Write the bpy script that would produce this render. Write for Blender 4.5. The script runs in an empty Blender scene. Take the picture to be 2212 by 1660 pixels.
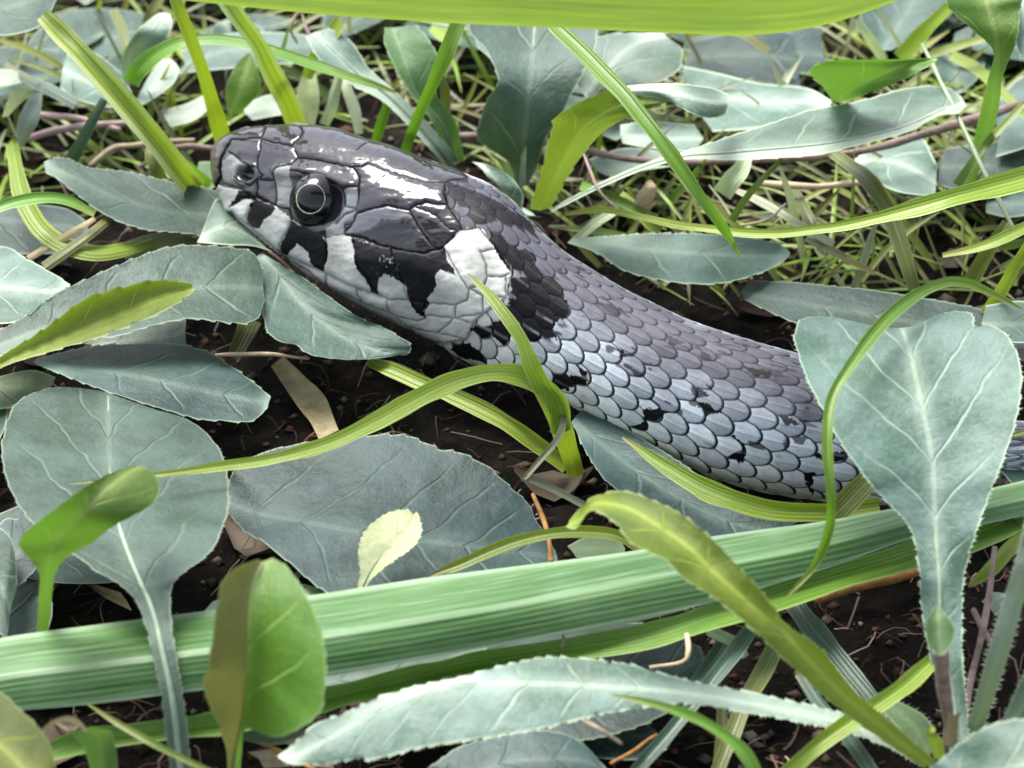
import bpy, math, random
import numpy as np
from mathutils import Vector

random.seed(7); rng = np.random.RandomState(7)
R = math.radians
SC = bpy.context.scene
COL = SC.collection
SC.unit_settings.system = 'METRIC'; SC.unit_settings.scale_length = 0.01     # one unit is one centimetre

# ------------------------------------------------------------------ camera, sky, sun, exposure
PITCH, DIST, FRAME = R(36), 30.0, 10.0
cam_d = bpy.data.cameras.new('camera'); cam = bpy.data.objects.new('camera', cam_d); COL.objects.link(cam)
TARGET = np.array([0.0, 0.0, 0.7])
CAM = TARGET + DIST * np.array([0, -math.cos(PITCH), math.sin(PITCH)])
cam.location = CAM; cam.rotation_euler = (math.pi / 2 - PITCH, 0, 0)
cam_d.sensor_width = 36; cam_d.lens = 36 * DIST / FRAME
cam_d.clip_start = 0.5; cam_d.clip_end = 20000
cam_d.dof.use_dof = True; cam_d.dof.focus_distance = 29.4; cam_d.dof.aperture_fstop = 0.50
SC.camera = cam
w = bpy.data.worlds.new('World'); SC.world = w; w.use_nodes = True
SUN_EL, SUN_AZ = R(60), R(-33)          # azimuth from +Y (behind the scene), towards the west
nt = w.node_tree; bg = nt.nodes['Background']
sky = nt.nodes.new('ShaderNodeTexSky'); sky.sky_type = 'NISHITA'; sky.sun_disc = False
sky.sun_elevation = SUN_EL; sky.sun_rotation = SUN_AZ; sky.air_density = 1.0; sky.dust_density = 3.0; sky.ozone_density = 1.0
hsv = nt.nodes.new('ShaderNodeHueSaturation'); hsv.inputs['Saturation'].default_value = 0.52      # overcast: the blue is veiled
nt.links.new(sky.outputs[0], hsv.inputs['Color']); nt.links.new(hsv.outputs[0], bg.inputs[0]); bg.inputs[1].default_value = 0.15
sd = bpy.data.lights.new('sun', 'SUN'); sd.energy = 2.4; sd.angle = R(30); sd.color = (1, .97, .93)
sun = bpy.data.objects.new('sun', sd); COL.objects.link(sun)
sdir = Vector((math.sin(SUN_AZ) * math.cos(SUN_EL), math.cos(SUN_AZ) * math.cos(SUN_EL), math.sin(SUN_EL)))
sun.rotation_euler = sdir.to_track_quat('Z', 'Y').to_euler(); sun.location = (0, 0, 100)
vs = SC.view_settings; vs.view_transform = 'Standard'; vs.look = 'None'; vs.gamma = 1; vs.use_curve_mapping = False
vs.exposure = 1.48
SC.cycles.max_bounces = 6; SC.cycles.diffuse_bounces = 3; SC.cycles.glossy_bounces = 2; SC.cycles.transmission_bounces = 4

# ------------------------------------------------------------------ helpers: sight lines, noise, curves
FWD = np.array([0, math.cos(PITCH), -math.sin(PITCH)]); RGT = np.array([1.0, 0, 0]); UPV = np.array([0, math.sin(PITCH), math.cos(PITCH)])
PX = FRAME / 2212.0                      # size of one sheet unit in centimetres at the subject
def ray(x, y):
    a = (np.asarray(x, float) - 1106) * PX / DIST; b = -(np.asarray(y, float) - 830) * PX / DIST
    return FWD + a[..., None] * RGT + b[..., None] * UPV
def at(x, y, h):                         # the point at height h that is seen at x, y of the survey sheet
    d = ray(x, y); k = (np.asarray(h, float) - CAM[2]) / d[..., 2]
    return CAM + d * k[..., None]
def at_depth(x, y, z): return CAM + ray(x, y) * np.asarray(z, float)[..., None]
def sheet(p):
    q = p - CAM; z = q @ FWD
    return 1106 + (q @ RGT) / z * DIST / PX, 830 - (q @ UPV) / z * DIST / PX

def _hash(ix, iy, s):
    n = (ix.astype(np.int64) * 374761393 + iy.astype(np.int64) * 668265263 + s * 1442695041) & 0xFFFFFFFF
    n = ((n ^ (n >> 13)) * 1274126177) & 0xFFFFFFFF
    return ((n ^ (n >> 16)) & 0xFFFF) / 65535.0
def vnoise(x, y, s=0):
    x = np.asarray(x, float); y = np.asarray(y, float)
    ix = np.floor(x); iy = np.floor(y); fx = x - ix; fy = y - iy
    fx = fx * fx * (3 - 2 * fx); fy = fy * fy * (3 - 2 * fy)
    a = _hash(ix, iy, s); b = _hash(ix + 1, iy, s); c = _hash(ix, iy + 1, s); d = _hash(ix + 1, iy + 1, s)
    return (a + (b - a) * fx) * (1 - fy) + (c + (d - c) * fx) * fy
def fbm(x, y, o=4, s=0):
    t = 0; a = .5
    for k in range(o):
        t = t + a * vnoise(x * 2 ** k, y * 2 ** k, s + k); a *= .5
    return t
def catmull(P, u):                       # P (n, k), u in index units
    P = np.asarray(P, float); n = len(P)
    Q = np.vstack([2 * P[0] - P[1], P, 2 * P[-1] - P[-2]])
    i = np.clip(np.floor(u).astype(int), 0, n - 2); f = (u - i)[:, None]
    p0, p1, p2, p3 = Q[i], Q[i + 1], Q[i + 2], Q[i + 3]
    return .5 * (2 * p1 + (p2 - p0) * f + (2 * p0 - 5 * p1 + 4 * p2 - p3) * f ** 2 + (3 * p1 - p0 - 3 * p2 + p3) * f ** 3)
def smooth(a, b, x):
    t = np.clip((x - a) / (b - a), 0, 1); return t * t * (3 - 2 * t)

def new_mesh(name, V, F, attrs=(), smooth_shade=True):
    """V (n,3); F list of (k,m) index arrays with m = 3 or 4; attrs (name, type, data)"""
    me = bpy.data.meshes.new(name)
    F = [f for f in F if len(f)]
    loops = np.concatenate([f.ravel() for f in F]); tot = np.concatenate([np.full(len(f), f.shape[1]) for f in F])
    me.vertices.add(len(V)); me.vertices.foreach_set('co', np.ascontiguousarray(V, np.float32).ravel())
    me.loops.add(len(loops)); me.loops.foreach_set('vertex_index', loops.astype(np.int32))
    me.polygons.add(len(tot)); st = np.concatenate([[0], np.cumsum(tot)[:-1]])
    me.polygons.foreach_set('loop_start', st.astype(np.int32)); me.polygons.foreach_set('loop_total', tot.astype(np.int32))
    me.polygons.foreach_set('use_smooth', np.full(len(tot), smooth_shade))
    for an, ty, d in attrs:
        A = me.attributes.new(an, ty, 'POINT')
        A.data.foreach_set('vector' if ty == 'FLOAT_VECTOR' else 'color' if ty == 'FLOAT_COLOR' else 'value', np.ascontiguousarray(d, np.float32).ravel())
    me.update(calc_edges=True); me.validate()
    return me
def grid_faces(nu, nv, wrap=False):
    i = np.arange(nu - 1)[:, None]; m = nv if wrap else nv - 1
    j = np.arange(m)[None, :]; j2 = (j + 1) % nv
    return np.stack([i * nv + j, i * nv + j2, (i + 1) * nv + j2, (i + 1) * nv + j], -1).reshape(-1, 4)
def link(name, me, mat, parent=None, origin=None):
    o = bpy.data.objects.new(name, me); COL.objects.link(o)
    if mat: me.materials.append(mat)
    if parent: o.parent = parent
    return o
def tag(o, label=None, cat=None, group=None, kind=None):
    for k, v in (('label', label), ('category', cat), ('group', group), ('kind', kind)):
        if v: o[k] = v
    return o
def empty(name, loc, label, cat, group=None):
    o = bpy.data.objects.new(name, None); COL.objects.link(o); o.location = loc; o.empty_display_size = .2
    bpy.context.view_layer.update()
    return tag(o, label, cat, group)

# ------------------------------------------------------------------ materials
class N:
    def __init__(s, name):
        s.m = bpy.data.materials.new(name); s.m.use_nodes = True; s.t = s.m.node_tree; s.t.nodes.clear()
        s.out = s.t.nodes.new('ShaderNodeOutputMaterial')
    def n(s, ty, **kw):
        x = s.t.nodes.new('ShaderNode' + ty)
        for k, v in kw.items(): setattr(x, k, v)
        return x
    def l(s, a, b): s.t.links.new(a, b)
    def put(s, sock, v):
        if hasattr(v, 'is_output'): s.l(v, sock)
        else: sock.default_value = v
    def math(s, op, a, b=0.0, c=0.0):
        x = s.n('Math', operation=op); s.put(x.inputs[0], a); s.put(x.inputs[1], b); s.put(x.inputs[2], c); return x.outputs[0]
    def mix(s, f, a, b):
        x = s.n('Mix', data_type='RGBA'); s.put(x.inputs['Factor'], f)
        s.put(x.inputs[6], a if hasattr(a, 'is_output') else (*a, 1)); s.put(x.inputs[7], b if hasattr(b, 'is_output') else (*b, 1)); return x.outputs[2]
    def ramp(s, v, a, b):
        x = s.n('MapRange', interpolation_type='SMOOTHSTEP'); s.put(x.inputs[0], v); x.inputs[1].default_value = a; x.inputs[2].default_value = b; return x.outputs[0]
    def noise(s, scale, detail=3, vec=None, rough=.6):
        x = s.n('TexNoise'); x.inputs['Scale'].default_value = scale; x.inputs['Detail'].default_value = detail; x.inputs['Roughness'].default_value = rough
        s.l(vec if vec is not None else s.pos(), x.inputs['Vector']); return x.outputs['Fac']
    def pos(s):
        if not hasattr(s, '_p'): s._p = s.n('NewGeometry').outputs['Position']
        return s._p
    def rnd(s): return s.n('ObjectInfo').outputs['Random']
    def leafd(s):
        a = s.n('Attribute', attribute_type='GEOMETRY', attribute_name='leafd'); x = s.n('SeparateXYZ'); s.l(a.outputs['Vector'], x.inputs[0]); return x.outputs
    def finish(s, col, rough=.45, spec=.5, bump=None, bstr=.3, bdist=.02, trans=0.0, tcol=None, coat=0.0, sheen=0.0):
        p = s.n('BsdfPrincipled'); s.put(p.inputs['Base Color'], col if hasattr(col, 'is_output') else (*col, 1))
        s.put(p.inputs['Roughness'], rough); s.put(p.inputs['Specular IOR Level'], spec)
        if coat: p.inputs['Coat Weight'].default_value = coat; p.inputs['Coat Roughness'].default_value = .12
        if bump is not None:
            b = s.n('Bump'); b.inputs['Strength'].default_value = bstr; b.inputs['Distance'].default_value = bdist
            s.l(bump, b.inputs['Height']); s.l(b.outputs[0], p.inputs['Normal'])
        sh = p.outputs[0]
        if trans:
            t = s.n('BsdfTranslucent'); s.put(t.inputs[0], tcol if hasattr(tcol, 'is_output') else (*tcol, 1))
            m = s.n('MixShader'); m.inputs[0].default_value = trans; s.l(sh, m.inputs[1]); s.l(t.outputs[0], m.inputs[2]); sh = m.outputs[0]
        s.l(sh, s.out.inputs[0]); return s.m

def mat_leaf(name, base, base2, vein, rim, tcol, trans=.3, rough=.5, spec=.4, vfreq=1.9, vamt=.30, spots=.35):
    k = N(name); d = k.leafd(); s, wv, hw = d[0], d[1], d[2]
    a = k.math('ABSOLUTE', wv)
    wob = k.math('MULTIPLY', k.math('SUBTRACT', k.noise(1.6, 2), .5), .5)
    q = k.math('ADD', k.math('MULTIPLY', k.math('SUBTRACT', s, k.math('MULTIPLY', k.math('POWER', a, 0.85), 1.05)), vfreq), wob)
    dv = k.math('ABSOLUTE', k.math('SUBTRACT', k.math('FRACT', q), .5))
    side = k.math('MULTIPLY', k.ramp(dv, .06, .0), k.math('MULTIPLY', k.ramp(hw, .10, .3), k.ramp(k.math('DIVIDE', a, hw), 1.0, .35)))
    side = k.math('MULTIPLY', side, k.ramp(k.noise(2.2, 2), .22, .5))
    mid = k.ramp(a, .05, .012)
    midglow = k.math('MULTIPLY', k.ramp(a, .16, .02), .45)
    big = k.ramp(k.noise(1.3, 4), .36, .64)
    fine = k.noise(26, 4, rough=.75)
    vor = k.n('TexVoronoi', feature='DISTANCE_TO_EDGE'); vor.inputs['Scale'].default_value = 8; k.l(k.pos(), vor.inputs['Vector'])
    net = k.ramp(vor.outputs['Distance'], .06, .0)
    c = k.mix(big, base, base2)
    c = k.mix(k.math('MULTIPLY', k.ramp(fine, .4, .75), .25), c, tuple(min(1, x * 1.4 + .01) for x in base2))
    c = k.mix(k.math('MULTIPLY', k.ramp(fine, .45, .25), .25), c, tuple(x * .6 for x in base))
    c = k.mix(k.math('MULTIPLY', net, .05), c, vein)
    c = k.mix(k.math('MULTIPLY', k.math('MAXIMUM', side, k.math('MAXIMUM', mid, midglow)), vamt), c, vein)
    c = k.mix(k.math('MULTIPLY', k.ramp(hw, .17, .06), .6 if vein[2] > .15 else .35), c, vein)
    e = k.ramp(k.math('SUBTRACT', hw, a), .022, .004)
    c = k.mix(k.math('MULTIPLY', e, .6), c, rim)
    if spots:
        sp = k.ramp(k.noise(5.5, 2), .72, .78)
        c = k.mix(k.math('MULTIPLY', sp, spots), c, (.10, .07, .03))
    hv = k.n('HueSaturation'); k.l(c, hv.inputs['Color'])
    k.put(hv.inputs['Value'], k.math('ADD', .66, k.math('MULTIPLY', k.rnd(), .58)))
    k.put(hv.inputs['Hue'], k.math('ADD', .474, k.math('MULTIPLY', k.rnd(), .040)))
    c = hv.outputs[0]
    h = k.math('ADD', k.math('MULTIPLY', fine, .5), k.math('SUBTRACT', k.math('MULTIPLY', k.noise(6, 3), 1.6), k.math('MULTIPLY', k.math('MAXIMUM', side, k.math('MULTIPLY', net, .06)), 1.2)))
    return k.finish(c, k.math('ADD', rough - .08, k.math('MULTIPLY', fine, .2)), spec, h, .42, .03, trans, tcol)

def mat_blade(name, base, base2, pale, tcol, trans=.3, rough=.42, freq=26, spec=.45, stain=.5, edge=.8, rib=.24):
    k = N(name); d = k.leafd(); s, wv, hw = d[0], d[1], d[2]
    cv = k.n('CombineXYZ'); k.l(k.math('MULTIPLY', s, .35), cv.inputs[0]); k.l(k.math('MULTIPLY', wv, freq), cv.inputs[1]); k.put(cv.inputs[2], k.math('MULTIPLY', k.rnd(), 40.0))
    st = k.noise(1.0, 3, cv.outputs[0])
    ln = k.math('ABSOLUTE', k.math('SINE', k.math('MULTIPLY', wv, freq * 3.6)))
    c = k.mix(k.ramp(st, .25, .75), base, base2)
    c = k.mix(k.math('MULTIPLY', k.ramp(ln, .40, .0), rib), c, tuple(x * .55 for x in base))
    a = k.math('ABSOLUTE', wv)
    rel = k.math('DIVIDE', a, hw)
    c = k.mix(k.math('MULTIPLY', k.ramp(rel, edge, min(.99, edge + .22)), .62), c, pale)
    c = k.mix(k.math('MULTIPLY', k.ramp(rel, .14, .0), .25), c, pale)
    cv2 = k.n('CombineXYZ'); k.l(k.math('MULTIPLY', s, 1.1), cv2.inputs[0]); k.l(k.math('MULTIPLY', wv, freq * 3.0), cv2.inputs[1]); k.put(cv2.inputs[2], k.math('MULTIPLY', k.rnd(), 90.0))
    s2 = k.noise(1.0, 3, cv2.outputs[0])
    c = k.mix(k.math('MULTIPLY', k.ramp(s2, .5, .72), .3), c, pale); c = k.mix(k.math('MULTIPLY', k.ramp(s2, .46, .28), .28), c, tuple(x * .45 for x in base))
    c = k.mix(k.math('MULTIPLY', k.ramp(hw, .055, .018), .55), c, (.26, .20, .09))
    big = k.noise(.9, 3)
    c = k.mix(k.math('MULTIPLY', k.ramp(big, .5, .72), .12), c, pale)
    sp = k.ramp(k.noise(3.2, 4), .62, .74)
    c = k.mix(k.math('MULTIPLY', sp, stain), c, (.16, .11, .045))
    hv = k.n('HueSaturation'); k.l(c, hv.inputs['Color'])
    k.put(hv.inputs['Value'], k.math('ADD', .8, k.math('MULTIPLY', k.rnd(), .4)))
    k.put(hv.inputs['Hue'], k.math('ADD', .488, k.math('MULTIPLY', k.rnd(), .024)))
    h = k.math('ADD', ln, k.math('MULTIPLY', k.noise(30, 3), .7))
    return k.finish(hv.outputs[0], rough, spec, h, .35, .012, trans, tcol)

def mat_plain(name, c1, c2, scale=6, rough=.7, bstr=.6, trans=0, spec=.3):
    k = N(name); f = k.noise(scale, 5, rough=.7)
    c = k.mix(k.ramp(f, .3, .7), c1, c2)
    hv = k.n('HueSaturation'); k.l(c, hv.inputs['Color']); k.put(hv.inputs['Value'], k.math('ADD', .75, k.math('MULTIPLY', k.rnd(), .5)))
    return k.finish(hv.outputs[0], rough, spec, k.noise(scale * 4, 4), bstr, .02, trans, c2)

GREEN_T = (.30, .42, .05)
M = {}
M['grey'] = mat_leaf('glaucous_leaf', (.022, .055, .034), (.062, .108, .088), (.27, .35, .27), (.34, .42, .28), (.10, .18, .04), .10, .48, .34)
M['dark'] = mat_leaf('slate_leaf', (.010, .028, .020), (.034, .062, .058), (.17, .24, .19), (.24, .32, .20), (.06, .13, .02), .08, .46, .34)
M['teal'] = mat_leaf('pale_glaucous_leaf', (.040, .086, .052), (.110, .172, .140), (.50, .58, .46), (.48, .56, .38), (.14, .24, .05), .14, .48, .36, vamt=.38)
M['olive'] = mat_leaf('leaf_underside', (.058, .105, .006), (.100, .152, .010), (.32, .42, .07), (.42, .49, .24), (.145, .215, .014), .38, .5, .3, vamt=.8)
M['brown'] = mat_leaf('leaf_underside_brown', (.075, .080, .022), (.115, .115, .036), (.20, .21, .07), (.30, .34, .18), (.17, .18, .04), .25, .5, .3, vamt=.5)
M['lime'] = mat_leaf('young_leaf', (.055, .140, .014), (.085, .18, .022), (.30, .42, .12), (.32, .44, .20), (.105, .23, .018), .36, .46, .38, vamt=.75)
M['green'] = mat_leaf('green_leaf', (.045, .100, .032), (.075, .14, .058), (.22, .32, .15), (.30, .40, .22), (.12, .26, .03), .25, .5, .4, spots=.6)
M['cream'] = mat_leaf('cream_leaf', (.46, .54, .28), (.58, .64, .38), (.36, .47, .20), (.70, .77, .55), (.5, .58, .26), .25, .55, .3, vamt=.35)
M['blade'] = mat_blade('grass_yellow_green', (.135, .225, .010), (.21, .29, .022), (.44, .51, .16), (.26, .38, .014), .30)
M['blade_g'] = mat_blade('grass_green', (.065, .165, .008), (.115, .235, .015), (.32, .44, .13), (.15, .34, .015), .30)
M['blade_d'] = mat_blade('grass_blue_green', (.022, .055, .030), (.055, .10, .06), (.20, .30, .22), (.05, .12, .02), .15, .4)
M['blade_o'] = mat_blade('grass_olive', (.07, .095, .014), (.12, .14, .026), (.27, .28, .12), (.14, .18, .02), .25)
M['blade_w'] = mat_blade('grass_pale', (.30, .39, .22), (.44, .51, .34), (.62, .67, .50), (.34, .44, .16), .25)
M['broad'] = mat_blade('broad_blade', (.030, .115, .018), (.105, .235, .070), (.40, .55, .36), (.10, .25, .02), .16, .40, 15, .4, .15, rib=.45)
M['broad_y'] = mat_blade('broad_blade_yellow', (.060, .098, .001), (.090, .135, .002), (.15, .20, .006), (.15, .21, .002), .30, .6, 9, .12, .05)
M['rib_w'] = mat_plain('pale_midrib', (.22, .31, .21), (.38, .46, .34), 7, .5, .3, .2)
M['rib_y'] = mat_plain('yellow_midrib', (.20, .28, .04), (.32, .40, .08), 7, .5, .3, .2)
M['blade_e'] = mat_blade('grass_pale_edged', (.135, .225, .010), (.19, .28, .02), (.60, .66, .36), (.26, .38, .014), .28, edge=.42)
M['straw'] = mat_plain('dry_straw', (.30, .22, .13), (.50, .40, .27), 5, .65, .5, .1)
M['twig'] = mat_plain('brown_twig', (.14, .095, .075), (.30, .22, .19), 5, .75, .8)
M['rust'] = mat_plain('rust_stem', (.20, .085, .02), (.36, .18, .05), 6, .6, .5)
M['dead'] = mat_plain('withered_leaf', (.20, .15, .07), (.36, .31, .18), 4, .7, .8, .15)
M['pink'] = mat_plain('pinkish_stem', (.26, .17, .15), (.40, .30, .27), 5, .6, .4)

# ------------------------------------------------------------------ leaf and blade builder
def sheet_mesh(name, rows, kl=0., kr=0., tooth=0, period=30, hair=0, hspace=11, nv=13, quilt=.012, crease=0., step=5., seed=0):
    """rows: (lx,ly, mx,my, rx,ry, h): edge, midrib, edge of the leaf at successive stations from base to tip"""
    P = np.array(rows, float); n = len(P)
    u = np.linspace(0, n - 1, 40 * (n - 1) + 1); Q = catmull(P, u)
    seg = lambda a, b: np.hypot(np.diff(Q[:, a]), np.diff(Q[:, b]))
    ds = np.maximum(np.maximum(seg(0, 1), seg(4, 5)), seg(2, 3)); cs = np.concatenate([[0], np.cumsum(ds)])
    nu = int(np.clip(cs[-1] / step, 14, 300))
    ui = np.interp(np.linspace(0, cs[-1], nu), cs, u); Q = catmull(P, ui)
    L, Mi, Rr, h = Q[:, 0:2], Q[:, 2:4], Q[:, 4:6], Q[:, 6]
    if Q.shape[1] > 7: hl, hr = Q[:, 7], Q[:, 8]
    else: hl = hr = 0 * h
    sM = np.concatenate([[0], np.cumsum(np.hypot(*np.diff(Mi, axis=0).T))]) * PX
    v = np.linspace(-1, 1, nv); v = np.sign(v) * np.abs(v) ** .85
    out = np.zeros((nu, nv, 3)); att = np.zeros((nu, nv, 3)); edges = []
    for side, E, k, hx in ((-1, L, kl, hl), (1, Rr, kr, hr)):
        dv = E - Mi; hw = np.hypot(*dv.T) + 1e-6
        te = np.concatenate([[0], np.cumsum(np.hypot(*np.diff(E, axis=0).T))])
        tt = 0
        if tooth:
            ph = te / period + 1.3 * vnoise(te / (period * 2.2), 0 * te + seed, 5)
            fr = ph - np.floor(ph)
            tt = tooth * (.4 + 1.1 * vnoise(np.floor(ph), 0 * ph + seed, 9)) * (fr ** 1.6 - .55) * smooth(8, 30, hw)
            tt = tt + tooth * .5 * (vnoise(te / 60, 0 * te + 3 + seed) - .5)
        for j in range(nv):
            if v[j] * side < 0 or (v[j] == 0 and side == 1): continue
            a = abs(v[j]); f = a * (1 + (tt / hw if tooth else 0) * (a > .93))
            xy = Mi + dv * np.asarray(f).reshape(-1, 1) if np.ndim(f) else Mi + dv * f
            hh = h + (k * hw * PX) * a ** 1.4 + hx * a ** 1.4 + crease * hw * PX * (1 - a)
            if quilt:
                ww = a * hw * PX
                q = (sM - ww ** .85 * 1.05) * 1.9
                hh = hh - quilt * .35 * np.exp(-((q - np.round(q)) / .1) ** 2) * smooth(.25, .6, hw * PX) * (1 - a)
                hh = hh + quilt * 9 * (fbm(sM * 1.1 + 7 * seed, v[j] * hw * PX * 1.1 + 3, 3, seed) - .45) * smooth(.05, .4, hw * PX)
            out[:, j] = at(xy[:, 0], xy[:, 1], hh)
            att[:, j] = np.stack([sM, v[j] * hw * PX, hw * PX], -1)
            if a > .999: edges.append((xy, hh, dv / hw[:, None], te, att[:, j]))
    V = out.reshape(-1, 3); A = att.reshape(-1, 3); F = grid_faces(nu, nv)
    # front faces turned to the side that is seen
    c = nu // 2 * nv + nv // 2
    a, b, d = V[c], V[c + 1], V[min(c + nv, len(V) - 1)]
    nf = np.cross(b - a, d - a)
    if nf @ (CAM - a) < 0: F = F[:, ::-1]
    FF = [F]
    if hair:
        nV = [V]; nA = [A]; tri = []; cnt = len(V)
        r = np.random.RandomState(seed + 11)
        for xy, hh, nrm, te, ed in edges:
            tot = te[-1]; pos = np.arange(6, tot - 6, hspace) + r.uniform(-3, 3, len(np.arange(6, tot - 6, hspace)))
            if len(pos) < 2: continue
            for p in pos:
                i = int(np.clip(np.searchsorted(te, p), 1, len(te) - 2)); f = (p - te[i - 1]) / max(1e-6, te[i] - te[i - 1])
                e = xy[i - 1] + (xy[i] - xy[i - 1]) * f; hz = hh[i - 1] + (hh[i] - hh[i - 1]) * f
                tg = xy[i] - xy[i - 1]; tg = tg / (np.hypot(*tg) + 1e-6)
                ln = hair * .72 * r.uniform(.4, 1.3); wd = 1.2
                tip = e + nrm[i] * ln + tg * ln * r.uniform(-.1, .7)
                b0 = e - tg * wd - nrm[i] * 1.5; b1 = e + tg * wd - nrm[i] * 1.5
                nV.append(at(np.array([b0[0], b1[0], tip[0]]), np.array([b0[1], b1[1], tip[1]]), np.array([hz, hz, hz + .02])))
                nA.append(np.tile(ed[i], (3, 1))); tri.append([cnt, cnt + 1, cnt + 2]); cnt += 3
        if tri: V = np.vstack(nV); A = np.vstack(nA); FF.append(np.array(tri))
    return V, FF, A, at(Mi[:, 0], Mi[:, 1], h + crease * PX * 10), Q

def tube(pts, rad, ns=7):
    P = np.asarray(pts, float); n = len(P); rad = np.broadcast_to(rad, n)
    T = np.gradient(P, axis=0); T /= np.linalg.norm(T, axis=1)[:, None] + 1e-9
    up = np.array([.13, .2, 1.0]); A = np.cross(T, up); A /= np.linalg.norm(A, axis=1)[:, None] + 1e-9; B = np.cross(T, A)
    th = np.linspace(0, 2 * math.pi, ns, endpoint=False)
    V = (P[:, None] + rad[:, None, None] * (np.cos(th)[None, :, None] * A[:, None] + np.sin(th)[None, :, None] * B[:, None])).reshape(-1, 3)
    caps = [np.array([[0, (k + 1), k] for k in range(1, ns - 1)]), np.array([[(n - 1) * ns, (n - 1) * ns + k, (n - 1) * ns + k + 1] for k in range(1, ns - 1)])]
    return V, [grid_faces(n, ns, True)] + caps

SEED = [0]
def leaf(name, rows, mat, label=None, cat='leaf', group=None, parent=None, rib=0, ribmat=None, **kw):
    SEED[0] += 1
    V, F, A, mid, Q = sheet_mesh(name, rows, seed=SEED[0], **kw)
    org = np.array(parent.location) if parent else mid[0]
    me = new_mesh(name, V - org, F, [('leafd', 'FLOAT_VECTOR', A)])
    o = link(name, me, M[mat], parent)
    if not parent: o.location = org; tag(o, label, cat, group)
    elif label: o['label'] = label
    if rib and mat not in ('lime', 'olive'):
        m = int(len(mid) * .93); pts = mid[:m] + np.array([0, -.004, .006]); r = np.linspace(rib * .75, rib * .12, m) * PX
        TV, TF = tube(pts, r, 6)
        ra = np.zeros((len(TV), 3)); ra[:, 2] = .06; ra[:, 1] = .03; ra[:, 0] = TV[:, 0]
        link('midrib', new_mesh('midrib', TV - org, TF, [('leafd', 'FLOAT_VECTOR', ra)]), M[ribmat or ('rib_y' if mat in ('lime', 'olive', 'green') else 'rib_w')], o)
    return o
def ribbon_rows(pts, wid, tilt=0.0):
    P = np.array(pts, float); w_ = np.interp(np.linspace(0, 1, len(P)), np.linspace(0, 1, len(wid)), wid) if np.ndim(wid) else np.full(len(P), wid)
    n2 = (len(P) - 1) * 4 + 1; u = np.linspace(0, len(P) - 1, n2)
    Q = catmull(P, u); w_ = np.interp(u, np.arange(len(P)), w_)
    T = np.gradient(Q[:, :2], axis=0); T /= np.hypot(*T.T)[:, None] + 1e-9
    SEED[0] += 1; arc = np.concatenate([[0], np.cumsum(np.hypot(*np.diff(Q[:, :2], axis=0).T))])
    w_ = w_ * (.86 + .28 * vnoise(arc / 55., arc * 0 + SEED[0], 12))
    Nn = np.stack([T[:, 1], -T[:, 0]], -1) * w_[:, None] / 2
    Q[:, :2] += np.stack([T[:, 1], -T[:, 0]], -1) * (3.2 * (vnoise(arc / 75., arc * 0 + SEED[0], 13) - .5) * np.minimum(1, w_ / 20))[:, None]
    up = -Nn[:, 1] * PX * tilt
    return np.column_stack([Q[:, :2] + Nn, Q[:, :2], Q[:, :2] - Nn, Q[:, 2], up, -up])
def blade(name, pts, wid, mat, label=None, cat='grass blade', group=None, parent=None, tilt=.5, fold=.25, nv=7, **kw):
    kw.setdefault('quilt', 0); kw.setdefault('step', 7)
    return leaf(name, ribbon_rows(pts, wid, tilt), mat, label, cat, group, parent, nv=nv, crease=-fold, **kw)
def rod(name, pts, rad, mat, label=None, cat='twig', group=None, parent=None, wob=.012):
    P = np.array(pts, float); u = np.linspace(0, len(P) - 1, (len(P) - 1) * 10 + 1); Q = catmull(P, u)
    W = at(Q[:, 0], Q[:, 1], Q[:, 2]); r = np.interp(u / u[-1], np.linspace(0, 1, len(np.atleast_1d(rad))), np.atleast_1d(rad)) * PX
    SEED[0] += 1
    W = W + (np.stack([vnoise(u * 1.1, 0 * u + SEED[0], k) for k in range(3)], -1) - .5) * wob * 2
    r = r * (.85 + .3 * vnoise(u * 1.7, 0 * u + SEED[0], 8))
    TV, TF = tube(W, r, 8); org = np.array(parent.location) if parent else W[0]
    A = np.zeros((len(TV), 3)); A[:, 0] = np.repeat(np.arange(len(W)) * .05, 8); A[:, 1] = .02; A[:, 2] = .1
    o = link(name, new_mesh(name, TV - org, TF, [('leafd', 'FLOAT_VECTOR', A)]), M[mat], parent)
    if not parent: o.location = org; tag(o, label, cat, group)
    elif label: o['label'] = label
    return o

# ------------------------------------------------------------------ ground
def soil_z(x, y):
    return -.12 + .42 * (fbm(x * .55 + 9, y * .55 + 4, 3, 21) - .45) + .20 * (fbm(x * 2.6, y * 2.6, 4, 31) - .45) + .07 * (fbm(x * 9, y * 9, 3, 41) - .45)
def soil_mat():
    k = N('dark_soil'); f = k.noise(2.5, 6, rough=.7); g = k.noise(14, 5, rough=.75); m = k.noise(.9, 3)
    c = k.mix(k.ramp(f, .35, .7), (.003, .0025, .002), (.014, .009, .0065))
    c = k.mix(k.math('MULTIPLY', k.ramp(g, .56, .72), .8), c, (.05, .03, .02))
    c = k.mix(k.math('MULTIPLY', k.ramp(m, .55, .7), .35), c, (.03, .035, .012))
    return k.finish(c, .9, .12, k.math('ADD', g, k.math('MULTIPLY', k.noise(45, 3), .5)), 1.0, .08)
fine = np.arange(-11, 11.01, .065)
far = np.array([14, 20, 32, 60, 140, 400, 1200, 5000.0])
gx = np.concatenate([-far[::-1], fine, far]); gy = np.concatenate([-far[::-1], fine * 1.15, far])
GX, GY = np.meshgrid(gx, gy, indexing='ij')
GZ = np.where((abs(GX) > 12) | (abs(GY) > 13), -.15, soil_z(GX, GY))
soil = link('ground', new_mesh('ground', np.stack([GX, GY, GZ], -1).reshape(-1, 3), [grid_faces(len(gx), len(gy))]), soil_mat())
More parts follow.
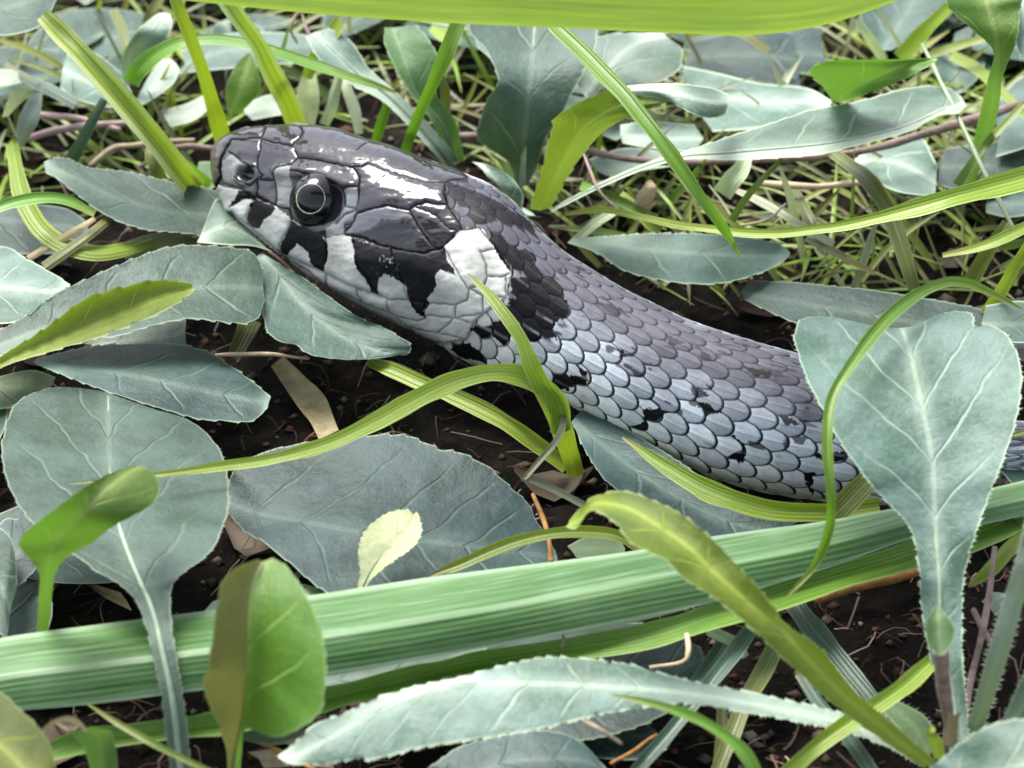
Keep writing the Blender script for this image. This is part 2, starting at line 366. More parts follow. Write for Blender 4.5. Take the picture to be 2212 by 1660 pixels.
tag(soil, 'dark brown crumbly soil under the leaves', kind='structure')

# crumbs, fibres and moss threads lying on the soil: nobody could count them
def litter():
    k = N('litter'); a = k.n('Attribute', attribute_type='GEOMETRY', attribute_name='tint')
    m = k.finish(a.outputs['Color'], .85, .12)
    V = []; F3 = []; F4 = []; C = []; cnt = 0
    pal = np.array([(.10, .06, .04), (.17, .11, .075), (.055, .035, .025), (.24, .18, .12), (.12, .045, .03), (.30, .24, .18), (.07, .06, .02)])
    r = np.random.RandomState(3)
    def spot():
        p = at(r.uniform(-250, 2450), r.uniform(-200, 1850), 0.0); return p[0], p[1]
    for i in range(1900):                      # fibres
        x, y = spot(); L_ = r.uniform(.15, .8); a_ = r.uniform(0, 6.28); cu = r.uniform(-2.2, 2.2); wd = r.uniform(.004, .011)
        n = 5; t = np.linspace(0, 1, n); an = a_ + cu * t
        px_ = x + np.cumsum(np.cos(an)) * L_ / n; py_ = y + np.cumsum(np.sin(an)) * L_ / n
        pz_ = soil_z(px_, py_) + .015 + r.uniform(0, .16) * np.sin(t * 3.14) + r.uniform(-.0, .08) * t
        nx, ny = -np.sin(an) * wd, np.cos(an) * wd
        A_ = np.stack([px_ + nx, py_ + ny, pz_], -1); B_ = np.stack([px_ - nx, py_ - ny, pz_ + .004], -1)
        V += [A_, B_]; c_ = pal[r.randint(len(pal))] * r.uniform(.25, .9); C.append(np.tile(c_, (2 * n, 1)))
        for q in range(n - 1): F4.append([cnt + q, cnt + q + 1, cnt + n + q + 1, cnt + n + q])
        cnt += 2 * n
    for i in range(3200):                      # crumbs
        x, y = spot(); s_ = r.uniform(.015, .075) * (1 if r.rand() < .9 else 1.8); z = soil_z(np.array([x]), np.array([y]))[0] + s_ * .3
        d = np.array([(1, 0, 0), (-1, 0, 0), (0, 1, 0), (0, -1, 0), (0, 0, 1), (0, 0, -1.0)]) * r.uniform(.5, 1.2, (6, 1)) + r.uniform(-.25, .25, (6, 3))
        V.append(np.array([x, y, z]) + d * s_ * np.array([1, 1, .7])); C.append(np.tile(pal[r.randint(len(pal))] * r.uniform(.25, .8), (6, 1)))
        for f in ((0, 2, 4), (2, 1, 4), (1, 3, 4), (3, 0, 4), (2, 0, 5), (1, 2, 5), (3, 1, 5), (0, 3, 5)): F3.append([cnt + q for q in f])
        cnt += 6
    for i in range(70):                       # scraps of rotted leaf
        x, y = spot(); a_ = r.uniform(0, 6.28); L_ = r.uniform(.12, .42); W_ = L_ * r.uniform(.25, .6); g = np.linspace(-1, 1, 5)
        gu, gv = np.meshgrid(g, g, indexing='ij'); wv_ = gv * np.sqrt(np.clip(1.05 - gu ** 2, 0, 1)) * (1 + r.uniform(-.3, .3, gu.shape))
        px_ = x + gu * L_ * math.cos(a_) - wv_ * W_ * math.sin(a_); py_ = y + gu * L_ * math.sin(a_) + wv_ * W_ * math.cos(a_)
        pz_ = soil_z(px_, py_) + .03 + r.uniform(-.25, .6) * L_ * gu ** 2 + r.uniform(0, .5) * W_ * gv ** 2 + r.uniform(-.02, .02, gu.shape)
        V.append(np.stack([px_, py_, pz_], -1).reshape(-1, 3)); C.append(pal[r.randint(len(pal))] * r.uniform(.2, .55) * r.uniform(.7, 1.2, (25, 1)))
        F4 += (grid_faces(5, 5) + cnt).tolist(); cnt += 25
    V = np.vstack(V); C = np.vstack(C); C = np.column_stack([C, np.ones(len(C))])
    o = link('soil_litter', new_mesh('soil_litter', V, [np.array(F3), np.array(F4)], [('tint', 'FLOAT_COLOR', C)], True), m)
    tag(o, 'brown crumbs and root fibres on the dark soil', kind='stuff')
litter()

# ------------------------------------------------------------------ the snake
def Z1(p): p = np.asarray(p, float).reshape(-1, 2); return np.column_stack([430.3 + p[:, 0] / 3.199, 245.9 + p[:, 1] / 3.199])
def Z2(p): p = np.asarray(p, float).reshape(-1, 2); return np.column_stack([968.1 + p[:, 0] / 3.199, 461 + p[:, 1] / 3.199])
def Z3(p): p = np.asarray(p, float).reshape(-1, 2); return np.column_stack([1459.8 + p[:, 0] / 2.941, 537.8 + p[:, 1] / 2.941])
ST = [  # upper outline, lower outline, height of the axis, depth factor
 (455,343, 455,343,1.30,.9),(457,325, 456,365,1.30,.9),(468,308, 461,395,1.30,.9),(493,290, 470,418,1.30,.88),(530,279, 490,452,1.30,.86),(575,273, 520,483,1.30,.86),
 (646,271, 575,532,1.29,.88),(712,276, 630,569,1.28,.90),(758,290, 680,602,1.27,.92),(800,304, 725,630,1.26,.94),(850,318, 775,659,1.24,.96),(905,339, 830,687,1.21,.98),
 (962,362, 890,716,1.17,1.0),(1015,382, 945,743,1.12,1.0),(1060,400, 990,773,1.07,.98),(1108,434, 1040,796,1.02,.96),(1162,492, 1093,816,.97,.96),(1220,543, 1150,840,.92,.96),
 (1281,583, 1210,868,.88,.97),(1349,624, 1281,902,.85,.98),(1406,652, 1337,932,.82,1),(1468,682, 1406,967,.80,1),(1531,706, 1470,1000,.78,1),(1593,726, 1538,1033,.78,1),
 (1660,746, 1613,1056,.78,1),(1732,766, 1677,1070,.78,1),(1800,790, 1750,1080,.78,1),(1880,820, 1840,1090,.77,1),(1980,858, 1960,1088,.75,1),(2100,892, 2090,1060,.7,1),
 (2250,915, 2240,1025,.62,1),(2450,920, 2450,1010,.6,1),(2700,905, 2700,985,.6,1)]
SEAMS = [  # width factor, traced joints between the head shields
 (2.0,[(215,185),(190,230),(150,310),(140,380),(150,430),(110,520)]),(1,[(215,180),(330,170),(420,165),(445,130),(455,90)]),(1,[(430,170),(420,250),(405,310),(400,370)]),
 (1,[(430,175),(520,200),(640,215),(700,165),(715,120),(690,85)]),(.7,[(205,265),(300,340),(345,365),(400,370)]),(1,[(660,250),(680,300)]),
 (1,[(400,375),(430,430),(415,460),(520,460)]),(1,[(520,455),(515,420),(545,375),(640,350),(680,300)]),(1.2,[(680,300),(800,315),(950,350),(1060,370),(1120,360),(1165,335)]),
 (.7,[(1095,245),(1150,205)]),(.5,[(1165,338),(1240,366),(1340,400),(1450,435),(1580,470),(1700,470)]),(1,[(1060,370),(1085,400),(1110,440),(1110,520),(1100,600),(1085,665)]),
 (1.3,[(640,400),(760,425),(880,460),(1000,520),(1110,505)]),(.8,[(1000,530),(1005,640),(1090,662),(1070,740),(1005,775),(1000,840)]),(.8,[(940,760),(1000,700),(1090,662)]),
 (1.7,[(1095,683),(1200,655),(1300,630),(1440,660),(1500,625),(1560,605),(1640,620),(1715,628)]),(1.2,[(1715,630),(1690,540),(1700,480),(1740,460),(1840,455)]),
 (.8,[(1095,683),(1060,750),(1010,820)]),(1.2,[(1450,660),(1470,700),(1520,790),(1600,900),(1660,935)]),(1.2,[(1000,840),(1100,850),(1250,905),(1400,940),(1560,965),(1640,935),(1690,920),(1800,815)]),
 (1,[(1715,630),(1760,690),(1810,770),(1810,815)]),(1,[(130,490),(280,525),(350,560),(220,645)]),(.9,[(385,590),(330,690),(335,770)]),(.9,[(530,640),(620,660),(640,730),(560,900),(570,985)]),
 (.9,[(400,460),(395,580),(530,640),(520,460)]),(1,[(870,860),(880,960),(860,1100),(890,1195)]),(.9,[(1060,880),(1120,1050),(1200,1200),(1290,1285)]),(.9,[(1330,920),(1400,1150),(1440,1290),(1560,1420)]),
 (.9,[(1690,925),(1800,1110),(1865,1230),(1850,1290),(1770,1320),(1590,1312),(1440,1290),(1290,1284),(1080,1215),(860,1108),(590,990),(410,845),(330,775),(225,685)]),
 (1,[(1690,920),(1800,800),(1930,790),(2060,935),(1940,955)]),(1,[(1940,955),(1980,1040),(1990,1130),(1970,1190),(1875,1205)]),(1,[(2060,940),(2160,1100),(2080,1130),(1990,1122)]),
 (.9,[(2120,1130),(2120,1270),(1960,1262),(1875,1215)]),(.9,[(1960,1262),(1960,1380),(1770,1412),(1770,1322)]),(.8,[(1560,1320),(1550,1400),(1760,1412)]),(.8,[(1080,1220),(1130,1310),(1350,1405),(1500,1435),(1560,1420)]),
 (.8,[(1290,1284),(1310,1370),(1350,1405)]),(.6,[(580,1000),(760,1090),(880,1190),(1000,1240),(1130,1310)]),(.6,[(1350,1405),(1440,1480),(1640,1520),(1730,1450),(1760,1412)]),
 (.6,[(1440,1480),(1540,1560),(1700,1590),(1850,1560),(1900,1440),(1960,1380)]),(.5,[(1640,1520),(1850,1560)]),(.5,[(1760,1412),(1880,1450)]),(1,[(240,640),(300,590),(385,575)]),
 (.8,[(245,440),(285,470),(350,500),(405,450)]),(.8,[(1500,640),(1640,700),(1720,790),(1800,815)])]
DARK = [  # traced black markings: sheet, darkness, outline
 (Z1,1,[(218,182),(168,310),(152,385),(160,440),(112,530),(100,505),(134,425),(128,370),(148,290),(200,186)]),(Z1,1,[(270,530),(390,540),(520,610),(535,640),(400,600),(300,590),(215,640),(255,575)]),(Z1,1,[(385,590),(530,650),(520,680),(450,730),(430,790),(380,790),(335,740),(345,640)]),
 (Z1,1,[(640,640),(632,540),(690,450),(800,412),(930,460),(1005,540),(1005,640),(950,730),(870,780),(875,860),(720,780),(640,710)]),
 (Z1,1,[(630,740),(720,780),(700,850),(660,920),(600,990),(565,985),(565,890),(600,830)]),(Z1,1,[(720,765),(830,830),(885,900),(880,1000),(850,1100),(790,1050),(755,960),(665,890),(690,840)]),
 (Z1,1,[(1045,865),(1090,865),(1200,940),(1340,915),(1500,990),(1640,930),(1700,980),(1790,1115),(1680,1080),(1640,1120),(1650,1180),(1580,1280),(1585,1330),(1545,1370),(1565,1425),(1500,1380),(1440,1290),(1430,1190),(1300,1100),(1240,1140),(1235,1255),(1195,1230),(1150,1140),(1100,1060),(1080,950)]),
 (Z1,1,[(1060,852),(1250,895),(1400,930),(1560,952),(1690,905),(1715,1000),(1500,1010),(1340,985),(1200,965),(1060,900)]),(Z1,.80,[(1010,838),(1180,800),(1260,730),(1420,730),(1560,840),(1660,905),(1640,935),(1560,965),(1400,945),(1200,895)]),(Z1,.65,[(1470,700),(1560,720),(1700,790),(1800,810),(1690,920),(1640,915),(1560,840)]),
 (Z1,.9,[(1700,465),(1900,530),(2060,600),(2212,690),(2330,790),(2330,850),(2160,760),(2060,730),(1930,775),(1830,700),(1850,640),(1790,640),(1700,560)]),
 (Z1,1,[(1960,800),(2080,850),(2212,930),(2300,1010),(2330,1100),(2212,1090),(2120,1060),(2100,950),(2020,900)]),
 (Z2,1,[(440,450),(590,430),(650,540),(740,520),(835,640),(805,740),(740,780),(700,860),(590,890),(480,860),(400,890),(310,840),(250,820),(160,850),(145,800),(270,760),(300,700),(360,690),(405,590),(412,480)]),
 (Z2,1,[(250,110),(350,150),(450,195),(520,250),(640,320),(560,330),(650,420),(730,440),(800,520),(840,650),(660,560),(560,440),(440,410),(370,330),(320,240),(300,170)]),
 (Z2,1,[(1155,940),(1200,930),(1210,970),(1310,990),(1200,1012),(1150,980)]),(Z2,1,[(850,1025),(935,1100),(920,1185),(690,1195),(720,1140),(790,1120),(910,1115)]),
 (Z2,1,[(1340,1350),(1545,1355),(1545,1392),(1400,1422),(1370,1450),(1375,1535),(1240,1465),(1320,1430),(1350,1400)]),(Z2,.9,[(1700,1295),(1800,1310),(1835,1392),(1780,1400),(1700,1345)]),
 (Z2,.9,[(1720,1200),(1795,1262),(1690,1285),(1700,1260)]),(Z2,1,[(1940,1540),(2065,1590),(2045,1660),(1980,1660),(1995,1600)]),(Z3,1,[(150,960),(205,990),(300,1045),(200,1072)]),
 (Z3,1,[(370,1175),(440,1235),(432,1340),(400,1375),(315,1310),(390,1268)]),(Z3,1,[(780,1425),(870,1405),(885,1480),(845,1560),(795,1480)]),(Z3,1,[(890,1305),(1055,1285),(1045,1335),(870,1342)]),
 (Z3,.9,[(645,1045),(765,1110),(700,1122)]),(Z3,.9,[(420,740),(590,782),(500,795)]),(Z2,.9,[(2020,1050),(2212,1108),(2150,1110)]),(Z2,.8,[(1490,830),(1610,890),(1550,905)]),(Z2,.7,[(1110,1040),(1250,1090),(1200,1095)]),
 (Z2,.7,[(1030,620),(1180,640),(1250,720),(1130,690)]),(Z3,.9,[(1600,0),(1601,0),(1601,1)]),(Z2,1,[(0,930),(140,890),(250,1000),(120,1020),(60,980)])]
PALE = [  # white shields
 (Z1,[(115,475),(105,520),(140,600),(185,690),(240,760),(330,800),(560,985),(600,1010),(900,1230),(1300,1430),(1560,1560),(1900,1660),(2212,1700),(2212,1440),(2100,1380),(2140,1140),(2160,1100),(2060,935),(1930,785),(1800,805),(1690,920),(1640,930),(1560,965),(1400,940),(1200,900),(1000,842),(870,855),(640,735),(530,640),(390,585),(350,560),(280,522)]),
 (Z2,[(0,300),(60,180),(130,100),(240,105),(320,240),(440,420),(410,640),(290,760),(0,900)])]
HEADZ = Z1([(-50,560),(-50,150),(200,60),(700,60),(1200,150),(1600,300),(1900,395),(1840,455),(1740,460),(1700,480),(1720,640),(1810,775),(1815,805),(1930,790),(2060,930),(2160,1100),(2125,1270),(1960,1385),(1900,1440),(1850,1560),(1700,1590),(1540,1560),(1300,1440),(900,1240),(560,1010),(320,800),(200,690)])
EYE = Z1([(815,600)])[0]; NOST = Z1([(318,415)])[0]

def inside(px_, py_, poly):
    r = np.zeros(px_.shape, bool); n = len(poly); x0, y0 = poly[:, 0].min(), poly[:, 1].min(); x1, y1 = poly[:, 0].max(), poly[:, 1].max()
    sel = np.where((px_ > x0) & (px_ < x1) & (py_ > y0) & (py_ < y1))[0]
    if not len(sel): return r
    X, Y = px_[sel], py_[sel]; c = np.zeros(len(sel), bool); j = n - 1
    for i in range(n):
        xi, yi = poly[i]; xj, yj = poly[j]
        if yi != yj: c ^= ((yi > Y) != (yj > Y)) & (X < (xj - xi) * (Y - yi) / (yj - yi) + xi)
        j = i
    r[sel] = c; return r
def line_dist(px_, py_, L_):
    d = np.full(px_.shape, 1e9)
    for (ax, ay), (bx, by) in zip(L_[:-1], L_[1:]):
        sel = np.where((px_ > min(ax, bx) - 130) & (px_ < max(ax, bx) + 130) & (py_ > min(ay, by) - 130) & (py_ < max(ay, by) + 130))[0]
        if not len(sel): continue
        X, Y = px_[sel], py_[sel]; ux, uy = bx - ax, by - ay
        t = np.clip(((X - ax) * ux + (Y - ay) * uy) / (ux * ux + uy * uy + 1e-9), 0, 1)
        d[sel] = np.minimum(d[sel], np.hypot(X - ax - t * ux, Y - ay - t * uy))
    return d

def build_snake():
    S = np.array(ST, float); u = np.linspace(0, len(S) - 1, 8000); Q = catmull(S, u)
    C = (Q[:, 0:2] + Q[:, 2:4]) / 2; rr = np.hypot(*(Q[:, 0:2] - Q[:, 2:4]).T) / 2
    ds = np.sqrt(np.diff(C[:, 0]) ** 2 + np.diff(C[:, 1]) ** 2 + np.diff(rr) ** 2); cs = np.concatenate([[0], np.cumsum(ds)])
    end_fine = np.interp(28, u, cs)
    smp = np.concatenate([np.arange(0, end_fine, 1.35), np.arange(end_fine, cs[-1], 7)])
    ui = np.interp(smp, cs, u); ui[0] = .004
    Q = catmull(S, ui); U, L = Q[:, 0:2], Q[:, 2:4]; Cx = (U + L) / 2
    C3 = at(Cx[:, 0], Cx[:, 1], Q[:, 4]); zc = (C3 - CAM) @ FWD
    N3 = at_depth(U[:, 0], U[:, 1], zc) - C3
    D3 = CAM - C3; D3 /= np.linalg.norm(D3, axis=1)[:, None]; rn = np.linalg.norm(N3, axis=1); D3 = D3 * (rn * Q[:, 5])[:, None]
    th = np.concatenate([np.linspace(-.15, math.pi + .15, 270), np.linspace(math.pi + .15, 2 * math.pi - .15, 92)[1:-1]])
    nt_ = len(th); nr = len(ui)
    base = C3[:, None] + N3[:, None] * np.cos(th)[None, :, None] + D3[:, None] * np.sin(th)[None, :, None]
    du = np.gradient(base, axis=0); dv = np.roll(base, -1, 1) - np.roll(base, 1, 1)
    nrm = np.cross(du, dv); nrm /= np.linalg.norm(nrm, axis=2)[..., None] + 1e-12
    outw = base - C3[:, None]; sg = np.sign((nrm * outw).sum(2)); nrm *= sg[..., None]
    # the far flank mirrors the near one about the back line
    TD = R(42)
    thm = np.where((th < 0) | (th > math.pi), (2 * TD - th) % (2 * math.pi), th); thm = np.clip(thm, 0.001, math.pi - .001)
    tw = np.where(th > math.pi + TD * 2, th - 2 * math.pi, th)
    phi = np.degrees(np.abs(np.where(tw - TD > math.pi, tw - TD - 2 * math.pi, tw - TD)))
    pm = C3[:, None] + N3[:, None] * np.cos(thm)[None, :, None] + D3[:, None] * np.sin(thm)[None, :, None]
    X, Y = sheet(pm.reshape(-1, 3)); PH = np.broadcast_to(phi, (nr, nt_)).ravel(); UI = np.repeat(ui, nt_)
    # scales of the neck and body, overlapping from front to back
    Cl = np.hypot(*np.diff(Cx, axis=0).T); pitch = np.interp(ui, [12, 15, 18, 22, 33], [36, 42, 54, 62, 64])
    sc = np.concatenate([[0], np.cumsum(Cl / pitch[1:])]); SCN = np.repeat(sc, nt_)
    rowc = PH / (10.2 + 5.2 * np.minimum(PH, 140) / 140.)
    sgn = np.broadcast_to(np.where(tw - TD > 0, 1, -1), (nr, nt_)).ravel()
    aa = SCN + .05 * (fbm(SCN * .9, rowc * .9, 2, 3) - .4); bb = rowc * sgn + .10 * (fbm(SCN * .8 + 9, rowc * .8, 2, 5) - .4)
    best = np.full(aa.shape, -9.0); second = np.full(aa.shape, -9.0); fbest = np.full(aa.shape, 9.0); bid = np.zeros(aa.shape); ba = np.zeros(aa.shape); bbb = np.zeros(aa.shape)
    j0 = np.round(bb)
    for dj in (-1, 0, 1):
        j = j0 + dj; off = np.where(j % 2 == 0, 0., .5); i0 = np.round(aa - off)
        for di in (-1, 0, 1):
            i = i0 + di; jit = (_hash(i, j, 3) - .5) * .10
            da = aa - (i + off) - jit * .7; db = bb - j - (_hash(i, j, 7) - .5) * .12
            f = (np.abs(da / .80) ** 2.2 + np.abs(db / (.80 - .22 * da)) ** 2.1)
            z = .50 * da - .55 * f + .02 * np.floor(0)
            ok = f < 1.0; z = np.where(ok, z, -5.0)
            bt = z > best
            second = np.where(bt, best, np.maximum(second, z)); best = np.where(bt, z, best); fbest = np.where(bt, f, fbest); bid = np.where(bt, i * 131 + j * 17, bid); ba = np.where(bt, da, ba); bbb = np.where(bt, db, bbb)
    gap = best < -4
    lineb = np.exp(-((best - second) / .085) ** 2)
    edge = np.where(gap, 1, np.maximum(smooth(.62, .84, fbest), lineb))
    hs = np.where(gap, -.62, best) - .12 * lineb; keel = np.exp(-(bbb / .07) ** 2) * (1 - edge) * smooth(105, 70, PH)
    hs = hs + .10 * keel
    # head shields
    head = inside(X, Y, HEADZ)
    dmin = np.full(X.shape, 60.0); grv = np.zeros(X.shape); ink = np.zeros(X.shape)
    wx = X + 3.0 * (vnoise(X / 9, Y / 9, 50) - .5); wy = Y + 3.0 * (vnoise(X / 9, Y / 9, 51) - .5)
    for wf, L_ in SEAMS:
        d = line_dist(wx, wy, Z1(L_)); dmin = np.minimum(dmin, d)
        grv = np.maximum(grv, (.55 + .45 * wf) * np.exp(-(d / (1.7 + .6 * wf)) ** 2)); ink = np.maximum(ink, min(1, .55 + .35 * wf) * np.exp(-(d / (1.15 + .9 * wf)) ** 2))
    d = line_dist(X, Y, np.vstack([HEADZ, HEADZ[:1]])); rim_ = np.exp(-(d / 3.2) ** 2) * (X > 900)
    grv = np.maximum(grv, rim_); ink = np.maximum(ink, rim_ * .8)
    pillow = 1 - np.exp(-dmin / 10.)
    lum = fbm(X / 55., Y / 38., 4, 77); lum2 = fbm(X / 7., Y / 7., 3, 78)
    hd = -.013 * grv + .008 * pillow + .016 * (lum - .45) + .011 * (fbm(X / 26., Y / 11., 2, 79) - .45) + .0012 * (lum2 - .45)
    # brow, cheek, lip, eye socket, nostril
    brow = line_dist(X, Y, Z1([(560,405),(700,405),(830,430),(960,475),(1050,500)]))
    bump = .050 * np.exp(-(brow / 15.) ** 2)
    de = np.hypot(X - EYE[0], Y - EYE[1]); bump = bump - .07 * np.exp(-(de / 50.) ** 4)
    lip = line_dist(X, Y, Z1([(225,685),(330,775),(410,845),(590,990),(860,1108),(1080,1215),(1290,1284)]))
    bump = bump - .022 * np.exp(-(lip / 4.5) ** 2) + .012 * np.exp(-((lip - 14) / 10.) ** 2)
    cheek = line_dist(X, Y, Z1([(1150,1000),(1500,1000),(1720,1130)])); bump = bump + .05 * np.exp(-(cheek / 34.) ** 2)
    lor = np.hypot(X - Z1([(470,530)])[0, 0], (Y - Z1([(470,530)])[0, 1])); bump = bump - .025 * np.exp(-(lor / 22.) ** 2)
    dn = np.hypot((X - NOST[0]) / 1.15 - .35 * (Y - NOST[1]) * 0, Y - NOST[1]); bump = bump - .10 * np.exp(-(dn / 13.) ** 4) + .014 * np.exp(-((dn - 22) / 6.) ** 2)
    scale_px = np.repeat(pitch, nt_) * PX
    flank = smooth(10, 70, PH)
    disp = np.where(head, hd + bump, bump * .5 + scale_px * (.085 + .075 * flank) * hs + .0015 * (lum2 - .45))
    disp = disp * smooth(0.0, 1.2, UI)
    # ---- colours of the skin
    def c3(*v): return np.array(v)[None, :]
    m = lambda a, b, f: a * (1 - f[:, None]) + b * f[:, None]
    r1 = _hash(bid, bid * 0 + 5, 1); wob = 24 * (fbm(X / 60., Y / 60., 3, 90) - .45)
    phw = PH + wob
    body = m(np.repeat(c3(.092, .092, .112), len(X), 0), c3(.46, .505, .555), smooth(18, 66, phw))
    body = m(body, c3(.70, .74, .74), smooth(60, 94, phw)); body = m(body, c3(.76, .79, .64), smooth(94, 118, phw))
    body = body * (.78 + .40 * r1)[:, None]
    body = body * (.82 + .34 * smooth(-.1, .45, -ba))[:, None]                    # paler front part of each scale
    streak = vnoise(bbb * 22 + bid, ba * 2.5, 60); body = body * (.86 + .28 * streak)[:, None]
    speck = smooth(.66, .74, vnoise(bbb * 5 + bid, ba * 2.2 + bid * .3, 61)) * smooth(.58, .72, vnoise(X / 48., Y / 40., 62)) * smooth(110, 70, PH)
    body = m(body, c3(.02, .018, .024), speck * .85)
    body = m(body, c3(.008, .008, .010), np.clip(edge * (.80 + .18 * smooth(20, 60, PH)), 0, 1) * (1 - .35 * smooth(115, 135, PH)))
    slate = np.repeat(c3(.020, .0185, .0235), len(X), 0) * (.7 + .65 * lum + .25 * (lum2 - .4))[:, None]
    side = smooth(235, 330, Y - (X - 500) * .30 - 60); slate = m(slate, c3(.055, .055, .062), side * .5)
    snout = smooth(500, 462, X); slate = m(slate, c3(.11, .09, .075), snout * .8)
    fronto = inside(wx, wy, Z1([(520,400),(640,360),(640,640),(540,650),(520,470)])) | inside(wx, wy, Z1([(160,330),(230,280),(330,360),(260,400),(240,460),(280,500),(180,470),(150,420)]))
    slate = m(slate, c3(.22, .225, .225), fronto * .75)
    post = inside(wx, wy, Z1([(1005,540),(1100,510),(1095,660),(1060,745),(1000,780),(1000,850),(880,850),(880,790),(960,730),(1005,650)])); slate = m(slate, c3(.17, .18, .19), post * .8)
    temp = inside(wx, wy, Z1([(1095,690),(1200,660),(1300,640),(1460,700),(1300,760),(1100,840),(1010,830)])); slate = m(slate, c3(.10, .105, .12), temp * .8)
    white = np.zeros(X.shape)
    jx = X + 7.5 * (fbm(X / 6.5, Y / 6.5, 3, 55) - .44); jy = Y + 7.5 * (fbm(X / 6.5, Y / 6.5, 3, 56) - .44)
    for zf, L_ in PALE: white = np.maximum(white, inside(jx, jy, zf(L_)).astype(float))
    wc = np.repeat(c3(.54, .545, .50), len(X), 0) * (.60 + .72 * lum + .20 * (lum2 - .44) - .12 * np.exp(-dmin / 7.))[:, None]
    low = smooth(-10, 60, Y - (560 + (X - 600) * .50)); wc = m(wc, c3(.56, .59, .45), low * .8)
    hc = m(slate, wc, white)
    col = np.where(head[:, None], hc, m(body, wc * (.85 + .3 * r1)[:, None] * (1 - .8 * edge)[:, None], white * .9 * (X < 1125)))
    Tx = np.gradient(Cx, axis=0); Tx /= np.hypot(*Tx.T)[:, None] + 1e-9
    Nx = (U - L) / 2; sth = np.broadcast_to(np.sin(thm), (nr, nt_)).ravel(); dphi = np.radians(10.2 + 5.2 * np.minimum(PH, 140) / 140.)
    cxo = -ba * np.repeat(pitch * Tx[:, 0], nt_) + bbb * sgn * dphi * sth * np.repeat(Nx[:, 0], nt_)
    cyo = -ba * np.repeat(pitch * Tx[:, 1], nt_) + bbb * sgn * dphi * sth * np.repeat(Nx[:, 1], nt_)
    own = np.where(head | (edge > .6), 0, np.where(X < 1230, .6, .30)); jx = jx + cxo * own; jy = jy + cyo * own
    for zf, k, L_ in DARK:
        ins = inside(jx, jy, zf(L_)).astype(float)
        lit_keel = keel * smooth(.35, .65, vnoise(bid * .37, bid * .11, 70)) * (~head) * .5  # highlight on some scale keels, put into the colour by thinning the black
        col = m(col, c3(.0045, .004, .0055), ins * k * (1 - lit_keel))
    col = m(col, c3(.007, .007, .009), ink * (.92 - .28 * white * head))
    col = m(col, c3(.004, .004, .004), np.exp(-(dn / 14.) ** 4))
    sp2 = smooth(.80, .86, vnoise(X / 4.2, Y / 4.2, 80)) * np.exp(-((X - 838) ** 2 + (Y - 572) ** 2) / 18. ** 2); col = m(col, c3(.5, .52, .55), sp2)
    V = base + nrm * disp.reshape(nr, nt_)[..., None]
    ori = C3[len(C3) // 2].copy(); ori[2] = 0
    root = empty('snake', ori, 'black and white grass snake with round dark eye, head raised over the leaves', 'snake')
    specl = np.where(head, (.50 - .28 * white) * (1 - np.clip(1.25 * np.maximum(grv, ink), 0, 1)), .11)
    rough = np.where(head, .09 + .34 * white + .5 * np.clip(np.maximum(grv, ink), 0, 1), .50 + .10 * smooth(80, 120, PH)) + .08 * (lum - .45) + .06 * (lum2 - .45)
    F = grid_faces(nr, nt_, True)
    cap = np.array([[0, k, k + 1] for k in range(1, nt_ - 1)] + [[(nr - 1) * nt_, (nr - 1) * nt_ + k + 1, (nr - 1) * nt_ + k] for k in range(1, nt_ - 1)])
    me = new_mesh('body', V.reshape(-1, 3) - ori, [F, cap], [('tint', 'FLOAT_COLOR', np.column_stack([col, np.ones(len(col))])), ('gloss', 'FLOAT', rough), ('shine', 'FLOAT', specl)])
    # outward faces
    v0 = V[nr // 2]; f0 = np.cross(V[nr // 2, 101] - V[nr // 2, 100], V[nr // 2 + 1, 100] - V[nr // 2, 100])
    if f0 @ (V[nr // 2, 100] - C3[nr // 2]) < 0: me.flip_normals()
    k = N('snake_skin'); a = k.n('Attribute', attribute_type='GEOMETRY', attribute_name='tint'); g = k.n('Attribute', attribute_type='GEOMETRY', attribute_name='gloss')
    fine_ = k.noise(55, 4, rough=.75); mid_ = k.noise(9, 3)
    c = k.mix(k.math('MULTIPLY', k.ramp(fine_, .55, .3), .25), a.outputs['Color'], (.02, .02, .025))
    rg = k.math('ADD', g.outputs['Fac'], k.math('MULTIPLY', k.math('SUBTRACT', k.noise(22, 4), .5), .14))
    sh_ = k.n('Attribute', attribute_type='GEOMETRY', attribute_name='shine'); mat = k.finish(c, rg, sh_.outputs['Fac'], k.math('MULTIPLY', k.math('ADD', k.math('MULTIPLY', mid_, 1.0), k.math('MULTIPLY', fine_, .3)), k.ramp(sh_.outputs['Fac'], .46, .2)), .35, .02)
    link('body', me, mat, root)
    # eyes: the near one where it is seen, the far one mirrored
    i_t = np.argmin(np.hypot(X - EYE[0], Y - EYE[1]).reshape(nr, nt_)[:, 20:250].min(1)); row = np.hypot(X - EYE[0], Y - EYE[1]).reshape(nr, nt_)[i_t]
    j_n = 20 + np.argmin(row[20:250]); j_f = 270 + np.argmin(np.where(th[270:] > math.pi, row[270:], 9e9))
    Rb = .30
    km = N('eye_black'); em = km.finish(km.mix(km.ramp(km.noise(8, 3), .4, .7), (.003, .003, .004), (.010, .009, .012)), .07, .4)
    ki = N('eye_ring'); im = ki.finish(ki.mix(ki.ramp(ki.noise(14, 4), .35, .65), (.28, .27, .21), (.56, .56, .48)), .12, .5)
    kp = N('eye_pupil'); pm_ = kp.finish((.002, .002, .003), .05, .4)
